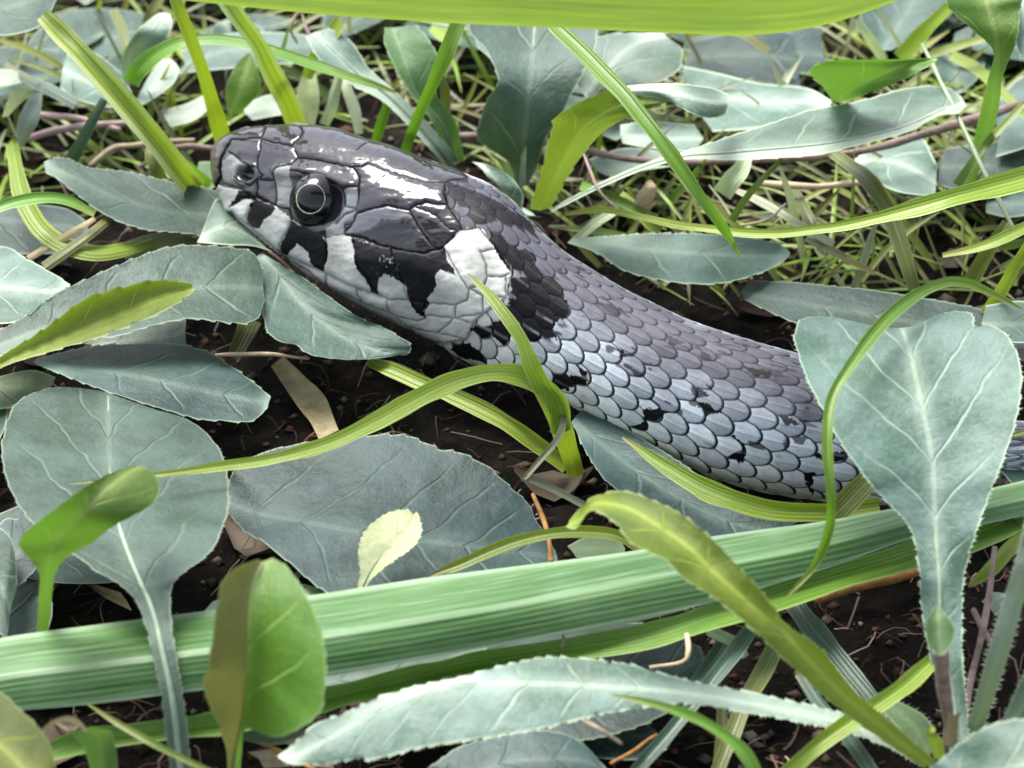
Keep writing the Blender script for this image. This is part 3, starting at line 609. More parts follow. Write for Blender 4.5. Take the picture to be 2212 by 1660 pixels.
    for j, gz in ((j_n, .45), (j_f, 1.0)):
        p, n_ = V[i_t, j], nrm[i_t, j]
        tocam = (CAM - p) / np.linalg.norm(CAM - p)
        if j == j_n: p = at_depth(EYE[0], EYE[1], (p - CAM) @ FWD)
        ax = n_ * gz + tocam * (1 - gz); ax /= np.linalg.norm(ax); c0 = p - ax * .155 + n_ * .05 if j == j_n else p - n_ * .29
        e1 = np.cross(ax, UPV); e1 /= np.linalg.norm(e1); e2 = np.cross(e1, ax)
        lat = np.linspace(0, math.pi, 28); lon = np.linspace(0, 2 * math.pi, 40, endpoint=False)
        sph = (np.cos(lat)[:, None, None] * ax + np.sin(lat)[:, None, None] * (np.cos(lon)[None, :, None] * e1 + np.sin(lon)[None, :, None] * e2)) * Rb + c0
        eo = link('eye', new_mesh('eye', sph.reshape(-1, 3) - ori, [grid_faces(28, 40, True)]), em, root)
        ra = math.asin(.150 / Rb) if j == j_n else .7; a2 = np.linspace(0, 2 * math.pi, 64, endpoint=False)
        wv = .0062 * (1 + .55 * np.cos(a2 + .4)) * (.8 + .5 * vnoise(a2 * 3, a2 * 0, 4))
        rings = []
        for q in (-1., -.5, 0., .5, 1.):
            la = ra + q * wv / Rb; rad = Rb + .004 * (1 - q * q) - .001
            rings.append((np.cos(la)[:, None] * ax + np.sin(la)[:, None] * (np.cos(a2)[:, None] * e1 + np.sin(a2)[:, None] * e2)) * rad + c0)
        link('iris_ring', new_mesh('iris_ring', np.stack(rings).reshape(-1, 3) - ori, [grid_faces(5, 64, True)]), im, eo)
        lat2 = np.linspace(0.001, ra - .02, 8); pu = (np.cos(lat2)[:, None, None] * ax + np.sin(lat2)[:, None, None] * (np.cos(a2)[None, :, None] * e1 + np.sin(a2)[None, :, None] * e2)) * (Rb + .0015) + c0
        link('pupil', new_mesh('pupil', pu.reshape(-1, 3) - ori, [grid_faces(8, 64, True)]), pm_, eo)
    return root
build_snake()
# ------------------------------------------------------------------ the broad blades lying across the bed
SHADE = []
lf = 'leaf'
o = leaf('strap_leaf', [(-160,1420, -160,1505, -160,1575, 1.15),(0,1379, 0,1466, 0,1541, 1.2),(200,1351, 200,1440, 200,1521, 1.25),(430,1322, 430,1410, 430,1492, 1.3),(695,1283, 695,1375, 700,1462, 1.3),
 (915,1249, 915,1340, 915,1424, 1.3),(1081,1228, 1081,1312, 1081,1394, 1.28),(1352,1193, 1352,1258, 1352,1348, 1.25),(1541,1159, 1541,1222, 1541,1300, 1.2),(1774,1127, 1774,1178, 1774,1232, 1.15),
 (1964,1092, 1964,1130, 1966,1166, 1.1),(2110,1062, 2110,1100, 2112,1136, 1.05),(2330,1010, 2330,1050, 2334,1090, 1.0)], 'broad', 'broad pale green striped blade lying straight across the rosette leaves', 'broad blade', crease=.30, kl=-.05, kr=-.36, nv=23, quilt=0, step=8)
blade('strap_leaf', [(60,1640,.75),(200,1598,.8),(480,1562,.85),(700,1512,.88),(960,1450,.9),(1230,1402,.95),(1420,1368,1.0),(1660,1292,1.0),(1980,1195,.95),(2120,1150,.9),(2330,1040,.9)], [40,52,52,54,52,50,56,66,62,66,70], 'blade_g', 'narrow deep green blade running just under the broad pale striped blade', 'broad blade', tilt=.3, fold=.35)
leaf('strap_leaf', [(150,-130, 150,-75, 150,-25, 5.2),(380,-115, 384,-52, 387,0, 5.1),(600,-100, 602,-35, 606,23, 5.0),(738,-90, 738,-26, 738,35, 5.0),(971,-80, 971,-12, 971,50, 4.95),(1238,-70, 1238,0, 1238,62, 4.9),
 (1475,-60, 1475,10, 1475,73, 4.9),(1608,-60, 1608,10, 1608,77, 4.9),(1741,-70, 1741,0, 1741,63, 4.95),(1841,-85, 1841,-20, 1841,37, 5.0),(1941,-110, 1941,-50, 1943,0, 5.05),(2080,-140, 2080,-95, 2085,-50, 5.1)],
 'broad_y', 'broad yellow-green blade arching high over the snake at the top edge', 'broad blade', kl=.25, kr=.25, nv=15, quilt=0, step=9)

# ------------------------------------------------------------------ bottom corner rosette with long stalked leaves
p0 = at(np.array(2030.), np.array(1640.), np.array(.25))
ros = empty('rosette_plant', p0, 'leafy rosette whose stalks meet in the bottom corner beside the big notched leaf', 'plant')
leaf('leaf', [(2055,1640, 2072,1642, 2091,1640, .4),(2030,1500, 2060,1520, 2091,1540, .75),(2005,1406, 2042,1420, 2081,1440, 1.05),(1988,1300, 2032,1330, 2080,1340, 1.3),(1986,1240, 2030,1250, 2085,1240, 1.55),(1964,1140, 2022,1150, 2108,1156, 1.8),
 (1905,1075, 2018,1070, 2138,1070, 2.0),(1868,1031, 2015,1005, 2160,1014, 2.15),(1817,959, 2006,945, 2187,939, 2.3),(1773,878, 1993,880, 2206,850, 2.45),(1742,820, 1980,825, 2204,783, 2.52),(1716,745, 1970,780, 2180,728, 2.58),(1716,712, 1962,752, 2147,704, 2.6),(1735,688, 1956,732, 2108,703, 2.6),(1800,686, 1952,722, 2099,677, 2.6),(1851,697, 1950,715, 2040,676, 2.58),(1902,706, 1949,711, 1990,700, 2.55),(1942,709, 1949,709, 1955,708, 2.55)],
 'teal', 'big notched pale leaf on a broad winged stalk', parent=ros, kl=.10, kr=.10, tooth=5, period=42, hair=9, hspace=12, nv=25, rib=7, ribmat='rib_w')
leaf('leaf', [(1992,1656, 1998,1650, 2003,1640, .4),(1874,1597, 1874,1578, 1874,1556, .7),(1674,1551, 1674,1530, 1674,1506, 1.1),(1474,1521, 1474,1496, 1474,1466, 1.4),(1352,1535, 1352,1487, 1352,1433, 1.5),(1248,1556, 1230,1479, 1248,1421, 1.55),(1181,1573, 1150,1477, 1165,1420, 1.55),
 (1081,1590, 1048,1477, 1060,1444, 1.52),(1001,1603, 985,1480, 990,1462, 1.5),(895,1620, 890,1503, 900,1482, 1.45),(815,1640, 820,1535, 815,1507, 1.4),(761,1643, 755,1570, 740,1540, 1.35),(695,1652, 690,1608, 680,1565, 1.28),(630,1650, 634,1633, 635,1605, 1.2),(600,1637, 600,1635, 601,1632, 1.15)],
 'teal', 'long pale leaf lying almost flat along the bottom edge', parent=ros, kl=-.25, kr=.12, tooth=6, period=34, hair=7, hspace=11, nv=19)
leaf('leaf', [(1995,1660, 2008,1654, 2022,1645, .4),(1908,1602, 1922,1585, 1935,1568, .85),(1808,1530, 1828,1508, 1845,1490, 1.4),(1708,1440, 1741,1420, 1774,1400, 1.85),(1650,1385, 1690,1362, 1704,1352, 2.1),(1601,1340, 1640,1322, 1676,1318, 2.25),(1541,1293, 1580,1268, 1632,1262, 2.4),(1474,1250, 1528,1222, 1580,1205, 2.5),
 (1438,1212, 1488,1182, 1540,1165, 2.58),(1364,1175, 1420,1135, 1475,1112, 2.62),(1334,1137, 1370,1105, 1402,1077, 2.6),(1300,1110, 1322,1090, 1345,1061, 2.55),(1272,1106, 1283,1090, 1290,1070, 2.4),(1246,1141, 1254,1122, 1258,1092, 2.2),(1222,1138, 1227,1134, 1230,1125, 2.1)],
 'olive', 'yellow-green leaf with its tip hooked over', parent=ros, kl=.05, kr=.25, tooth=6, period=38, hair=6, hspace=13, nv=17, rib=5, ribmat='rib_y')
leaf('leaf', [(2081,1600, 2102,1596, 2125,1590, .5),(2081,1590, 2104,1582, 2125,1573, .55),(2108,1506, 2128,1506, 2148,1506, 1.1),(2135,1406, 2158,1406, 2181,1406, 1.7),(2168,1293, 2190,1293, 2213,1293, 2.2),(2195,1206, 2222,1206, 2250,1206, 2.6),(2225,1080, 2290,1080, 2350,1080, 3.0),(2260,960, 2350,960, 2430,950, 3.2),(2330,860, 2380,860, 2420,860, 3.2)],
 'teal', 'hairy pale stalk rising out of the frame', parent=ros, kl=-.3, kr=-.3, hair=12, hspace=11, quilt=0)
leaf('leaf', [(2150,1600, 2175,1610, 2200,1620, .6),(2168,1550, 2190,1560, 2225,1570, 1.0),(2200,1480, 2235,1490, 2270,1500, 1.5),(2240,1400, 2280,1410, 2330,1420, 1.9)], 'teal', None, parent=ros, hair=10, hspace=11, quilt=0)
leaf('leaf', [(1905,1535, 1920,1525, 1935,1512, .6),(1950,1585, 1975,1570, 2000,1550, .5),(1990,1640, 2010,1628, 2030,1610, .4)], 'green', None, parent=ros, hair=12, hspace=10, quilt=0)
leaf('leaf', [(1985,1690, 2000,1720, 2020,1760, 1.3),(2010,1655, 2060,1690, 2100,1750, 1.5),(2041,1633, 2110,1680, 2160,1740, 1.6),(2091,1592, 2170,1660, 2220,1740, 1.75),(2141,1564, 2220,1650, 2270,1740, 1.85),(2215,1552, 2280,1640, 2330,1730, 1.9),(2290,1560, 2350,1640, 2390,1720, 1.9)],
 'teal', 'pale blue leaf cut off by the frame corner', parent=ros, tooth=4, period=36, nv=17)
rod('bud_stem', [(2052,1625,.3),(2045,1540,1.0),(2036,1470,1.5),(2030,1405,1.9)], [11,11,13,17], 'twig', None, parent=ros)
leaf('bud_leaf', [(2022,1412, 2030,1418, 2040,1414, 2.0),(2003,1388, 2030,1398, 2058,1385, 2.05),(1998,1358, 2028,1372, 2064,1362, 2.1),(2004,1332, 2026,1342, 2052,1338, 2.16),(2018,1316, 2025,1318, 2034,1318, 2.2),(2024,1309, 2025,1309, 2026,1309, 2.22)], 'green', 'small cupped bud leaf on a brown stem', parent=ros, kl=.5, kr=.5, tooth=3, period=20, nv=11, quilt=0)
leaf('withered_leaf', [(2018,1640, 2030,1640, 2042,1632, .9),(2008,1610, 2020,1612, 2036,1600, 1.1),(1998,1585, 2010,1590, 2022,1586, 1.25),(2005,1572, 2012,1570, 2020,1572, 1.3)], 'olive', None, parent=ros, kl=.6, kr=.6, quilt=0)
leaf('withered_leaf', [(2040,1610, 2055,1610, 2070,1606, .9),(2045,1560, 2058,1565, 2070,1560, 1.2),(2048,1535, 2060,1545, 2078,1536, 1.35)], 'dead', None, parent=ros, kl=.6, kr=.6, quilt=0)

# ------------------------------------------------------------------ single leaves, near ones first
leaf('leaf', [(370,1680, 392,1680, 415,1680, .5),(350,1523, 374,1522, 399,1520, 1.15),(327,1406, 350,1405, 380,1406, 1.5),(310,1340, 336,1342, 370,1330, 1.6),(290,1293, 322,1300, 370,1273, 1.66),(253,1260, 305,1262, 387,1246, 1.7),(207,1233, 285,1215, 430,1213, 1.7),(160,1198, 268,1170, 460,1186, 1.66),(100,1160, 256,1130, 480,1143, 1.6),
 (45,1100, 247,1085, 493,1105, 1.52),(12,1035, 240,1035, 494,1050, 1.45),(2,970, 236,985, 490,1007, 1.38),(7,935, 235,945, 477,974, 1.34),(17,897, 234,910, 457,947, 1.3),(35,872, 234,888, 433,924, 1.27),(60,854, 234,872, 395,902, 1.24),(110,838, 234,860, 333,884, 1.2),(165,838, 234,853, 283,867, 1.18),(215,845, 233,849, 250,855, 1.16)],
 'grey', 'large round grey-green leaf with a pale winged stalk beside the curled green leaf', tooth=4.5, period=36, hair=6.5, hspace=11, nv=27, kl=.08, kr=.02, rib=9, ribmat='rib_w')
leaf('leaf', [(80,1364, 91,1364, 104,1364, .9),(84,1290, 98,1288, 112,1286, 1.5),(84,1240, 102,1232, 123,1232, 1.9),(62,1205, 108,1202, 152,1199, 2.1),(40,1178, 120,1170, 196,1175, 2.25),(55,1150, 150,1138, 238,1142, 2.4),(95,1118, 185,1102, 282,1118, 2.5),(160,1068, 225,1062, 330,1090, 2.55),(220,1030, 260,1035, 346,1055, 2.5),(270,1010, 285,1018, 335,1026, 2.4),(296,1005, 300,1008, 312,1008, 2.35)],
 'lime', 'small bright green leaf curling over the round grey leaf', tooth=4, period=30, hair=4, nv=15, kl=.55, kr=-.35, rib=4)
fl_rows = [(490,1690, 500,1690, 520,1690, .5),(490,1630, 506,1630, 521,1630, .9),(474,1575, 520,1560, 532,1576, 1.4),(448,1515, 527,1505, 595,1592, 1.75),(437,1475, 531,1460, 645,1574, 2.0),(446,1450, 532,1425, 690,1540, 2.15),(456,1395, 532,1385, 703,1485, 2.3),(462,1345, 533,1350, 705,1425, 2.42),(470,1300, 535,1315, 693,1358, 2.52),(478,1262, 540,1280, 668,1300, 2.6),(498,1235, 548,1252, 640,1250, 2.65),(528,1218, 558,1230, 612,1217, 2.68),(556,1208, 568,1214, 588,1206, 2.68)]
fl = leaf('leaf', [(q[2] - 5, q[3] - 2) + q[2:] for q in fl_rows], 'lime', 'upright folded green leaf standing in front of the striped blade, its brownish half folded forward', tooth=4, period=40, hair=3.5, nv=19, kr=.15, rib=5)
leaf('folded_half', [q[:4] + (q[2] + 3, q[3] + 1, q[6] + .01) for q in fl_rows], 'brown', 'brownish half folded forward', parent=fl, tooth=3, period=60, nv=15, kl=.9)
leaf('leaf', [(-140,1450, -170,1540, -200,1650, 1.9),(-60,1465, -100,1560, -130,1690, 1.95),(0,1492, -40,1580, -60,1720, 2.0),(40,1528, 10,1620, 0,1740, 2.02),(80,1567, 50,1660, 50,1740, 2.0),(108,1610, 90,1690, 90,1740, 1.98),(120,1660, 110,1710, 110,1745, 1.95)], 'olive', 'yellow-green leaf poking in at the bottom edge beside the withered curl', tooth=3, hair=4, nv=15)
leaf('leaf', [(493,1112, 490,1085, 491,1055, .55),(530,1150, 560,1110, 515,1003, .62),(567,1170, 640,1125, 610,966, .68),(617,1210, 720,1140, 720,947, .72),(667,1253, 790,1152, 800,939, .75),(720,1290, 850,1160, 878,940, .75),(820,1310, 910,1168, 944,967, .75),(900,1310, 980,1176, 1000,978, .74),(980,1300, 1040,1184, 1055,1008, .72),(1060,1290, 1090,1190, 1104,1052, .68),(1120,1270, 1130,1195, 1140,1085, .62),(1170,1250, 1165,1200, 1165,1135, .58),(1204,1215, 1204,1205, 1200,1190, .52)],
 'dark', 'large slate-blue oval leaf lying flat beneath the small cream leaf', tooth=5, period=44, nv=27, kl=.06, kr=.05, hair=3, hspace=16, quilt=.018)
leaf('leaf', [(770,1300, 775,1302, 782,1300, .95),(772,1268, 782,1270, 793,1264, 1.0),(777,1235, 800,1234, 815,1240, 1.06),(772,1195, 825,1198, 850,1214, 1.12),(784,1152, 845,1172, 893,1182, 1.18),(815,1121, 865,1150, 911,1152, 1.22),(848,1104, 882,1130, 908,1122, 1.24),(882,1100, 893,1112, 900,1106, 1.24)], 'cream', 'small cream leaf standing on the slate-blue oval leaf', tooth=3, period=17, hair=5, hspace=7, nv=15, kl=.12, kr=.12, rib=3, ribmat='rib_w')
leaf('leaf', [(556,552, 563,548, 572,550, .9),(547,585, 600,590, 655,600, .84),(551,620, 630,632, 720,648, .8),(563,652, 660,665, 775,685, .78),(573,707, 700,700, 830,708, .76),(600,736, 740,728, 865,728, .74),(640,746, 780,745, 885,742, .72),(667,766, 815,758, 890,752, .7),(737,777, 850,765, 885,762, .68),(810,776, 862,768, 875,768, .66)], 'grey', 'grey-green leaf tucked under the snake chin', tooth=5, period=36, nv=19, kl=.1, kr=.12, hair=4)
leaf('leaf', [(-60,800, -60,770, -60,740, .9),(60,745, 50,725, 40,690, .95),(150,735, 170,680, 112,638, 1.0),(250,728, 270,650, 205,594, 1.05),(330,705, 350,632, 290,556, 1.08),(410,690, 420,622, 370,532, 1.08),(470,697, 475,620, 440,529, 1.06),(520,702, 515,620, 500,532, 1.02),(555,692, 545,622, 545,543, .98),(572,650, 568,622, 570,580, .92)], 'grey', 'grey-green toothed leaf behind the yellow-green folded leaf', tooth=6, period=38, nv=21, kl=.05, kr=.18, hair=3)
leaf('leaf', [(-90,870, -90,860, -90,830, 1.3),(0,798, 0,786, 0,770, 1.5),(100,763, 100,745, 92,712, 1.58),(200,735, 200,705, 178,648, 1.65),(290,702, 280,672, 250,622, 1.7),(350,675, 335,648, 315,608, 1.7),(395,650, 380,632, 372,605, 1.68),(422,626, 418,622, 412,612, 1.64)], 'olive', 'yellow-green folded leaf showing its underside over the grey toothed leaf', tooth=5, period=44, nv=15, kl=-.1, kr=.9, hair=3)
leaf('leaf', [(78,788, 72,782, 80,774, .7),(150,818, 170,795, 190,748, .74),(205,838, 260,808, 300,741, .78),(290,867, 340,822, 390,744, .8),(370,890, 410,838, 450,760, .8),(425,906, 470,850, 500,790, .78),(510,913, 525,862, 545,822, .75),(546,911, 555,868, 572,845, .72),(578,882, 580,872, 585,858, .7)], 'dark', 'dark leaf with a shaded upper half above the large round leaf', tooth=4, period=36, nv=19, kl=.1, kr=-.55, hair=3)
leaf('leaf', [(150,740, 200,745, 190,760, .45),(240,715, 280,735, 280,765, .5),(310,690, 340,730, 350,765, .54),(370,680, 380,722, 390,765, .55),(402,690, 400,715, 402,745, .55)], 'teal', 'short pale leaf end showing below the yellow-green folded leaf')
leaf('leaf', [(560,545, 560,520, 520,430, .7),(430,510, 470,470, 460,410, .85),(333,500, 370,458, 367,390, .95),(267,484, 300,442, 267,370, 1.02),(213,457, 235,420, 187,360, 1.08),(160,418, 175,388, 143,340, 1.12),(127,390, 130,368, 112,341, 1.15),(98,374, 97,360, 95,350, 1.15)], 'grey', 'bluish leaf pointing away from the snake snout', tooth=4, period=30, nv=19, kl=.1, kr=.12, hair=3)
leaf('leaf', [(425,524, 432,512, 440,490, .95),(490,530, 480,490, 468,430, 1.0),(545,532, 520,500, 500,448, .95),(590,545, 578,538, 560,520, .9)], 'teal', 'pale folded leaf corner pressed against the snake jaw', kl=.2)
leaf('leaf', [(-90,560, -90,620, -90,690, .9),(0,530, -10,620, 0,702, .95),(60,560, 60,625, 50,690, .95),(115,590, 105,630, 95,665, .92),(152,615, 148,628, 140,640, .88)], 'teal', 'pale leaf end beside the grey toothed leaf and the curved stems', tooth=3, nv=17)
leaf('leaf', [(-60,430, -60,470, -60,540, .4),(60,440, 60,480, 50,550, .45),(140,450, 150,490, 150,545, .45),(190,480, 190,500, 190,530, .42)], 'dark', 'dark leaf under the yellow stem loop')
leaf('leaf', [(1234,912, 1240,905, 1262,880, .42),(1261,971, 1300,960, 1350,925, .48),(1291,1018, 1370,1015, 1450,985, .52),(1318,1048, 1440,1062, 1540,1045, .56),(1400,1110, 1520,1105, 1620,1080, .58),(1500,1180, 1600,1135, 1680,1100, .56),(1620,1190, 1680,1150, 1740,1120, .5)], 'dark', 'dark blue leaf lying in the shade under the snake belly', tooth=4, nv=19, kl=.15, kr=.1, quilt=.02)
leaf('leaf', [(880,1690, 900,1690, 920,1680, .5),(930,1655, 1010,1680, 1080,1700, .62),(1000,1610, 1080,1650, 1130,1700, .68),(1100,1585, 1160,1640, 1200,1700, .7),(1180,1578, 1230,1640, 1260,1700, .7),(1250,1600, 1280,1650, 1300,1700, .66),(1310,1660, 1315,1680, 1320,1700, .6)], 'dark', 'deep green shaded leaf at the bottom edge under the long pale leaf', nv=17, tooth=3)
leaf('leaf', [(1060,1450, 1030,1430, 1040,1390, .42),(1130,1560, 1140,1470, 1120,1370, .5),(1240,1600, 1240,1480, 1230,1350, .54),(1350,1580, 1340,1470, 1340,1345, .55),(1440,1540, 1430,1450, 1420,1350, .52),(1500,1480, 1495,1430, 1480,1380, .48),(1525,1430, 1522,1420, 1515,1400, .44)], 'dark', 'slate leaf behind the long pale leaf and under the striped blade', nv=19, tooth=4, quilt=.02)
leaf('leaf', [(655,1470, 680,1480, 720,1500, .4),(760,1420, 790,1460, 800,1510, .48),(900,1400, 910,1440, 920,1490, .5),(1010,1385, 1020,1410, 1030,1440, .5),(1050,1390, 1052,1400, 1050,1415, .48)], 'grey', 'grey-green leaf squeezed between the striped blade and the long pale leaf', nv=15, tooth=3)
leaf('leaf', [(1215,1560, 1210,1590, 1230,1620, .35),(1290,1545, 1300,1585, 1310,1640, .38),(1370,1550, 1380,1590, 1390,1640, .38),(1430,1590, 1440,1600, 1440,1620, .35)], 'dark', 'dull leaf scrap under the stalk of the long pale leaf', nv=13)
leaf('leaf', [(520,1480, 500,1520, 480,1590, .55),(590,1520, 600,1560, 590,1610, .6),(660,1535, 660,1560, 655,1590, .6)], 'green', 'small green leaf behind the upright folded leaf', nv=11)
leaf('leaf', [(-60,1130, -80,1250, -90,1380, .7),(0,1140, -20,1250, -30,1370, .75),(28,1175, 5,1270, 0,1370, .78),(38,1260, 22,1320, 15,1385, .75)], 'grey', 'leaf edge at the frame side below the round grey leaf', tooth=4, nv=13)
leaf('leaf', [(20,1280, 0,1270, -30,1240, .45),(70,1240, 40,1190, 0,1130, .5),(85,1190, 62,1160, 40,1120, .5)], 'dark', 'dark leaf in the gap behind the curled green leaf', tooth=4, nv=13)
leaf('leaf', [(-60,830, -60,850, -60,890, .4),(60,800, 40,835, 40,880, .45),(120,815, 110,840, 90,870, .42)], 'green', 'shaded green leaf between the dark leaf and the round leaf', nv=11)
leaf('leaf', [(560,1290, 600,1300, 640,1320, .5),(610,1265, 650,1280, 690,1300, .55),(660,1262, 690,1272, 705,1285, .52)], 'cream', 'pale leaf tip above the striped blade by the folded leaf', nv=9)
leaf('leaf', [(440,1331, 441,1326, 442,1320, .9),(452,1338, 456,1318, 462,1299, .94),(474,1334, 478,1314, 484,1297, .96),(492,1318, 494,1310, 497,1303, .95),(500,1310, 501,1308, 502,1306, .94)], 'teal', 'tiny round leaf peeping over the striped blade', nv=9)
leaf('leaf', [(1225,1180, 1235,1190, 1245,1205, .45),(1270,1160, 1285,1185, 1300,1205, .5),(1340,1165, 1350,1185, 1350,1205, .48)], 'green', 'small shaded leaf behind the hooked leaf tip', nv=9)
leaf('leaf', [(2120,1300, 2135,1310, 2150,1330, .5),(2145,1280, 2160,1290, 2172,1310, .55),(2180,1285, 2182,1292, 2185,1300, .55)], 'grey', 'small grey leaf tip behind the hairy stalk', nv=9)

# ------------------------------------------------------------------ leaves behind the snake
p1 = at(np.array(1180.), np.array(452.), np.array(.2))
ros2 = empty('rosette_plant', p1, 'rosette behind the snake neck with a curled toothed leaf and a long flat leaf', 'plant')
leaf('leaf', [(1142,452, 1165,455, 1190,450, .5),(1168,375, 1200,380, 1235,370, 1.1),(1184,308, 1228,325, 1288,300, 1.7),(1194,275, 1250,292, 1330,268, 2.0),(1195,258, 1275,265, 1371,247, 2.2),(1231,231, 1310,242, 1410,232, 2.3),(1268,214, 1350,224, 1440,222, 2.35),(1310,197, 1400,206, 1465,222, 2.35),(1360,190, 1440,203, 1490,236, 2.3),(1430,183, 1490,205, 1520,252, 2.2),(1490,186, 1530,212, 1550,254, 2.1),(1545,192, 1555,212, 1568,240, 2.0),(1568,200, 1570,212, 1573,226, 1.95)],
 'olive', 'curled yellow-green leaf with a pale toothed rim', parent=ros2, tooth=5, period=34, nv=17, kl=.35, kr=.05, rib=5, ribmat='rib_y', hair=3)
leaf('curled_tip', [(1300,203, 1303,207, 1305,213, 2.36),(1345,188, 1350,196, 1362,206, 2.42),(1400,182, 1408,194, 1432,214, 2.46),(1460,180, 1468,204, 1475,236, 2.46),(1500,184, 1512,216, 1508,252, 2.4),(1540,190, 1549,222, 1540,256, 2.3),(1572,203, 1574,222, 1566,248, 2.2)], 'teal', 'pale rolled tip', parent=ros2, tooth=2, nv=13, kl=-.1, kr=-.5)
leaf('leaf', [(1185,462, 1200,450, 1215,436, .45),(1290,410, 1300,400, 1310,388, .9),(1390,368, 1400,358, 1408,347, 1.2),(1474,346, 1480,338, 1474,328, 1.4),(1560,346, 1560,332, 1541,305, 1.55),(1641,345, 1641,325, 1641,273, 1.65),(1774,334, 1770,313, 1741,240, 1.75),(1850,316, 1860,298, 1808,227, 1.8),(1915,299, 1920,284, 1874,213, 1.82),(1974,281, 1974,266, 1930,197, 1.82),(2030,250, 2030,240, 1990,186, 1.8),(2068,246, 2062,228, 2041,187, 1.75),(2088,228, 2084,222, 2076,208, 1.7)],
 'teal', 'long flat leaf with a dark upper half', parent=ros2, tooth=3, period=40, nv=19, kl=.05, kr=-.25, rib=5, ribmat='rib_w')
leaf('leaf', [(1150,460, 1160,470, 1175,470, .4),(1100,430, 1110,445, 1130,460, .6),(1060,390, 1085,410, 1130,420, .8),(1040,365, 1060,378, 1100,380, .9),(1020,350, 1035,352, 1060,356, .95)], 'teal', 'small pale curled leaf against the snake neck', parent=ros2, nv=13, kl=.3, kr=.3)
leaf('leaf', [(1115,400, 1128,400, 1142,400, .4),(1095,350, 1130,350, 1165,350, .7),(1031,300, 1133,300, 1180,300, 1.0),(1040,250, 1138,250, 1215,245, 1.25),(1052,213, 1142,205, 1240,195, 1.45),(1075,175, 1147,160, 1265,150, 1.6),(1050,110, 1151,110, 1285,110, 1.7),(1010,60, 1155,60, 1290,60, 1.75),(1040,10, 1160,10, 1270,10, 1.75)], 'grey', 'broad bluish leaf with a thick pale upright midrib', parent=ros2, nv=21, kl=.15, kr=.15, tooth=3, rib=13, ribmat='rib_w')
leaf('leaf', [(965,365, 978,360, 992,350, .3),(925,318, 940,312, 956,300, .7),(830,222, 846,214, 862,204, 1.1),(760,185, 778,165, 800,150, 1.3),(690,130, 720,110, 760,90, 1.5),(660,80, 680,70, 710,60, 1.6)], 'teal', 'pale leaf on a thick whitish stalk behind the snake head', nv=15, kl=.25, kr=.1, rib=10, ribmat='rib_w', tooth=2)
leaf('leaf', [(965,345, 985,348, 1005,350, .35),(935,270, 955,268, 985,262, .9),(890,210, 900,205, 945,205, 1.2),(855,150, 880,150, 950,140, 1.45),(830,95, 860,95, 930,90, 1.6),(830,60, 850,60, 900,55, 1.65)], 'green', 'narrow wrinkled leaf joining the whitish stalk', nv=15, kl=.3, kr=.3, rib=5, ribmat='rib_w', tooth=3)
leaf('leaf', [(1250,190, 1265,210, 1300,215, .7),(1235,140, 1290,175, 1360,190, .85),(1250,95, 1320,140, 1430,175, .95),(1310,75, 1350,110, 1468,150, 1.0),(1380,70, 1390,90, 1476,120, 1.0),(1430,68, 1440,80, 1470,100, 1.0)], 'teal', 'wide round pale leaf under the arching yellow blade', nv=17, tooth=3)
leaf('leaf', [(1474,143, 1480,200, 1540,285, .6),(1550,158, 1560,210, 1608,280, .68),(1641,180, 1640,220, 1670,272, .72),(1741,190, 1730,220, 1740,255, .7),(1795,217, 1795,222, 1790,240, .66)], 'teal', 'wide whitish leaf spread behind the long flat leaf', nv=17)
leaf('leaf', [(1820,220, 1808,222, 1795,215, 1.6),(1860,208, 1830,200, 1778,190, 1.95),(1941,178, 1880,172, 1754,168, 2.2),(1985,155, 1930,150, 1752,148, 2.35),(2012,140, 1960,138, 1800,131, 2.4),(2022,132, 2000,130, 1900,129, 2.4),(2025,127, 2018,127, 2005,126, 2.4)], 'lime', 'bright green leaf with a dark rolled rim above the long flat leaf', nv=15, tooth=4, kl=.15, kr=.35)
leaf('leaf', [(2085,400, 2095,400, 2105,400, .5),(2115,250, 2135,255, 2155,250, 1.6),(2135,170, 2150,172, 2165,170, 2.3),(2145,110, 2155,115, 2185,120, 2.7),(2100,65, 2150,75, 2200,75, 2.95),(2058,28, 2140,35, 2205,20, 3.1),(2042,0, 2130,0, 2210,-10, 3.2),(2060,-50, 2130,-50, 2190,-50, 3.2)], 'lime', 'bright green leaf on an upright stalk in the top corner', nv=17, tooth=3, kl=.3, kr=.3, rib=4)
leaf('leaf', [(2185,-30, 2195,-20, 2205,-10, 3.0),(2190,30, 2215,40, 2240,50, 3.0),(2195,90, 2225,100, 2255,110, 2.9),(2203,125, 2225,135, 2245,140, 2.8)], 'grey', 'grey leaf edge behind the top corner green leaf', nv=9)
leaf('leaf', [(1835,350, 1845,345, 1860,335, .5),(1890,390, 1930,350, 1975,290, .6),(1940,415, 1980,370, 2018,345, .65),(2020,426, 2022,395, 2024,365, .6)], 'teal', 'pale triangular leaf beneath the brown runner stem', nv=15)
leaf('leaf', [(2025,400, 2030,360, 2045,320, .45),(2110,420, 2120,360, 2125,310, .5),(2212,400, 2215,350, 2215,300, .5),(2300,390, 2300,350, 2300,310, .48)], 'dark', 'dull grey leaf low behind the bright slit blade', nv=13)
leaf('leaf', [(1226,524, 1232,520, 1240,514, .55),(1290,548, 1310,530, 1310,510, .62),(1340,582, 1390,540, 1400,503, .68),(1400,602, 1450,545, 1470,503, .72),(1480,613, 1520,548, 1560,508, .72),(1560,613, 1590,552, 1630,515, .7),(1640,592, 1650,553, 1680,525, .66),(1685,570, 1688,552, 1700,540, .62),(1706,552, 1706,550, 1706,547, .6)], 'grey', 'oval grey-green leaf lying behind the snake back', nv=21, tooth=4, period=40, kl=.1, kr=.06, hair=3)
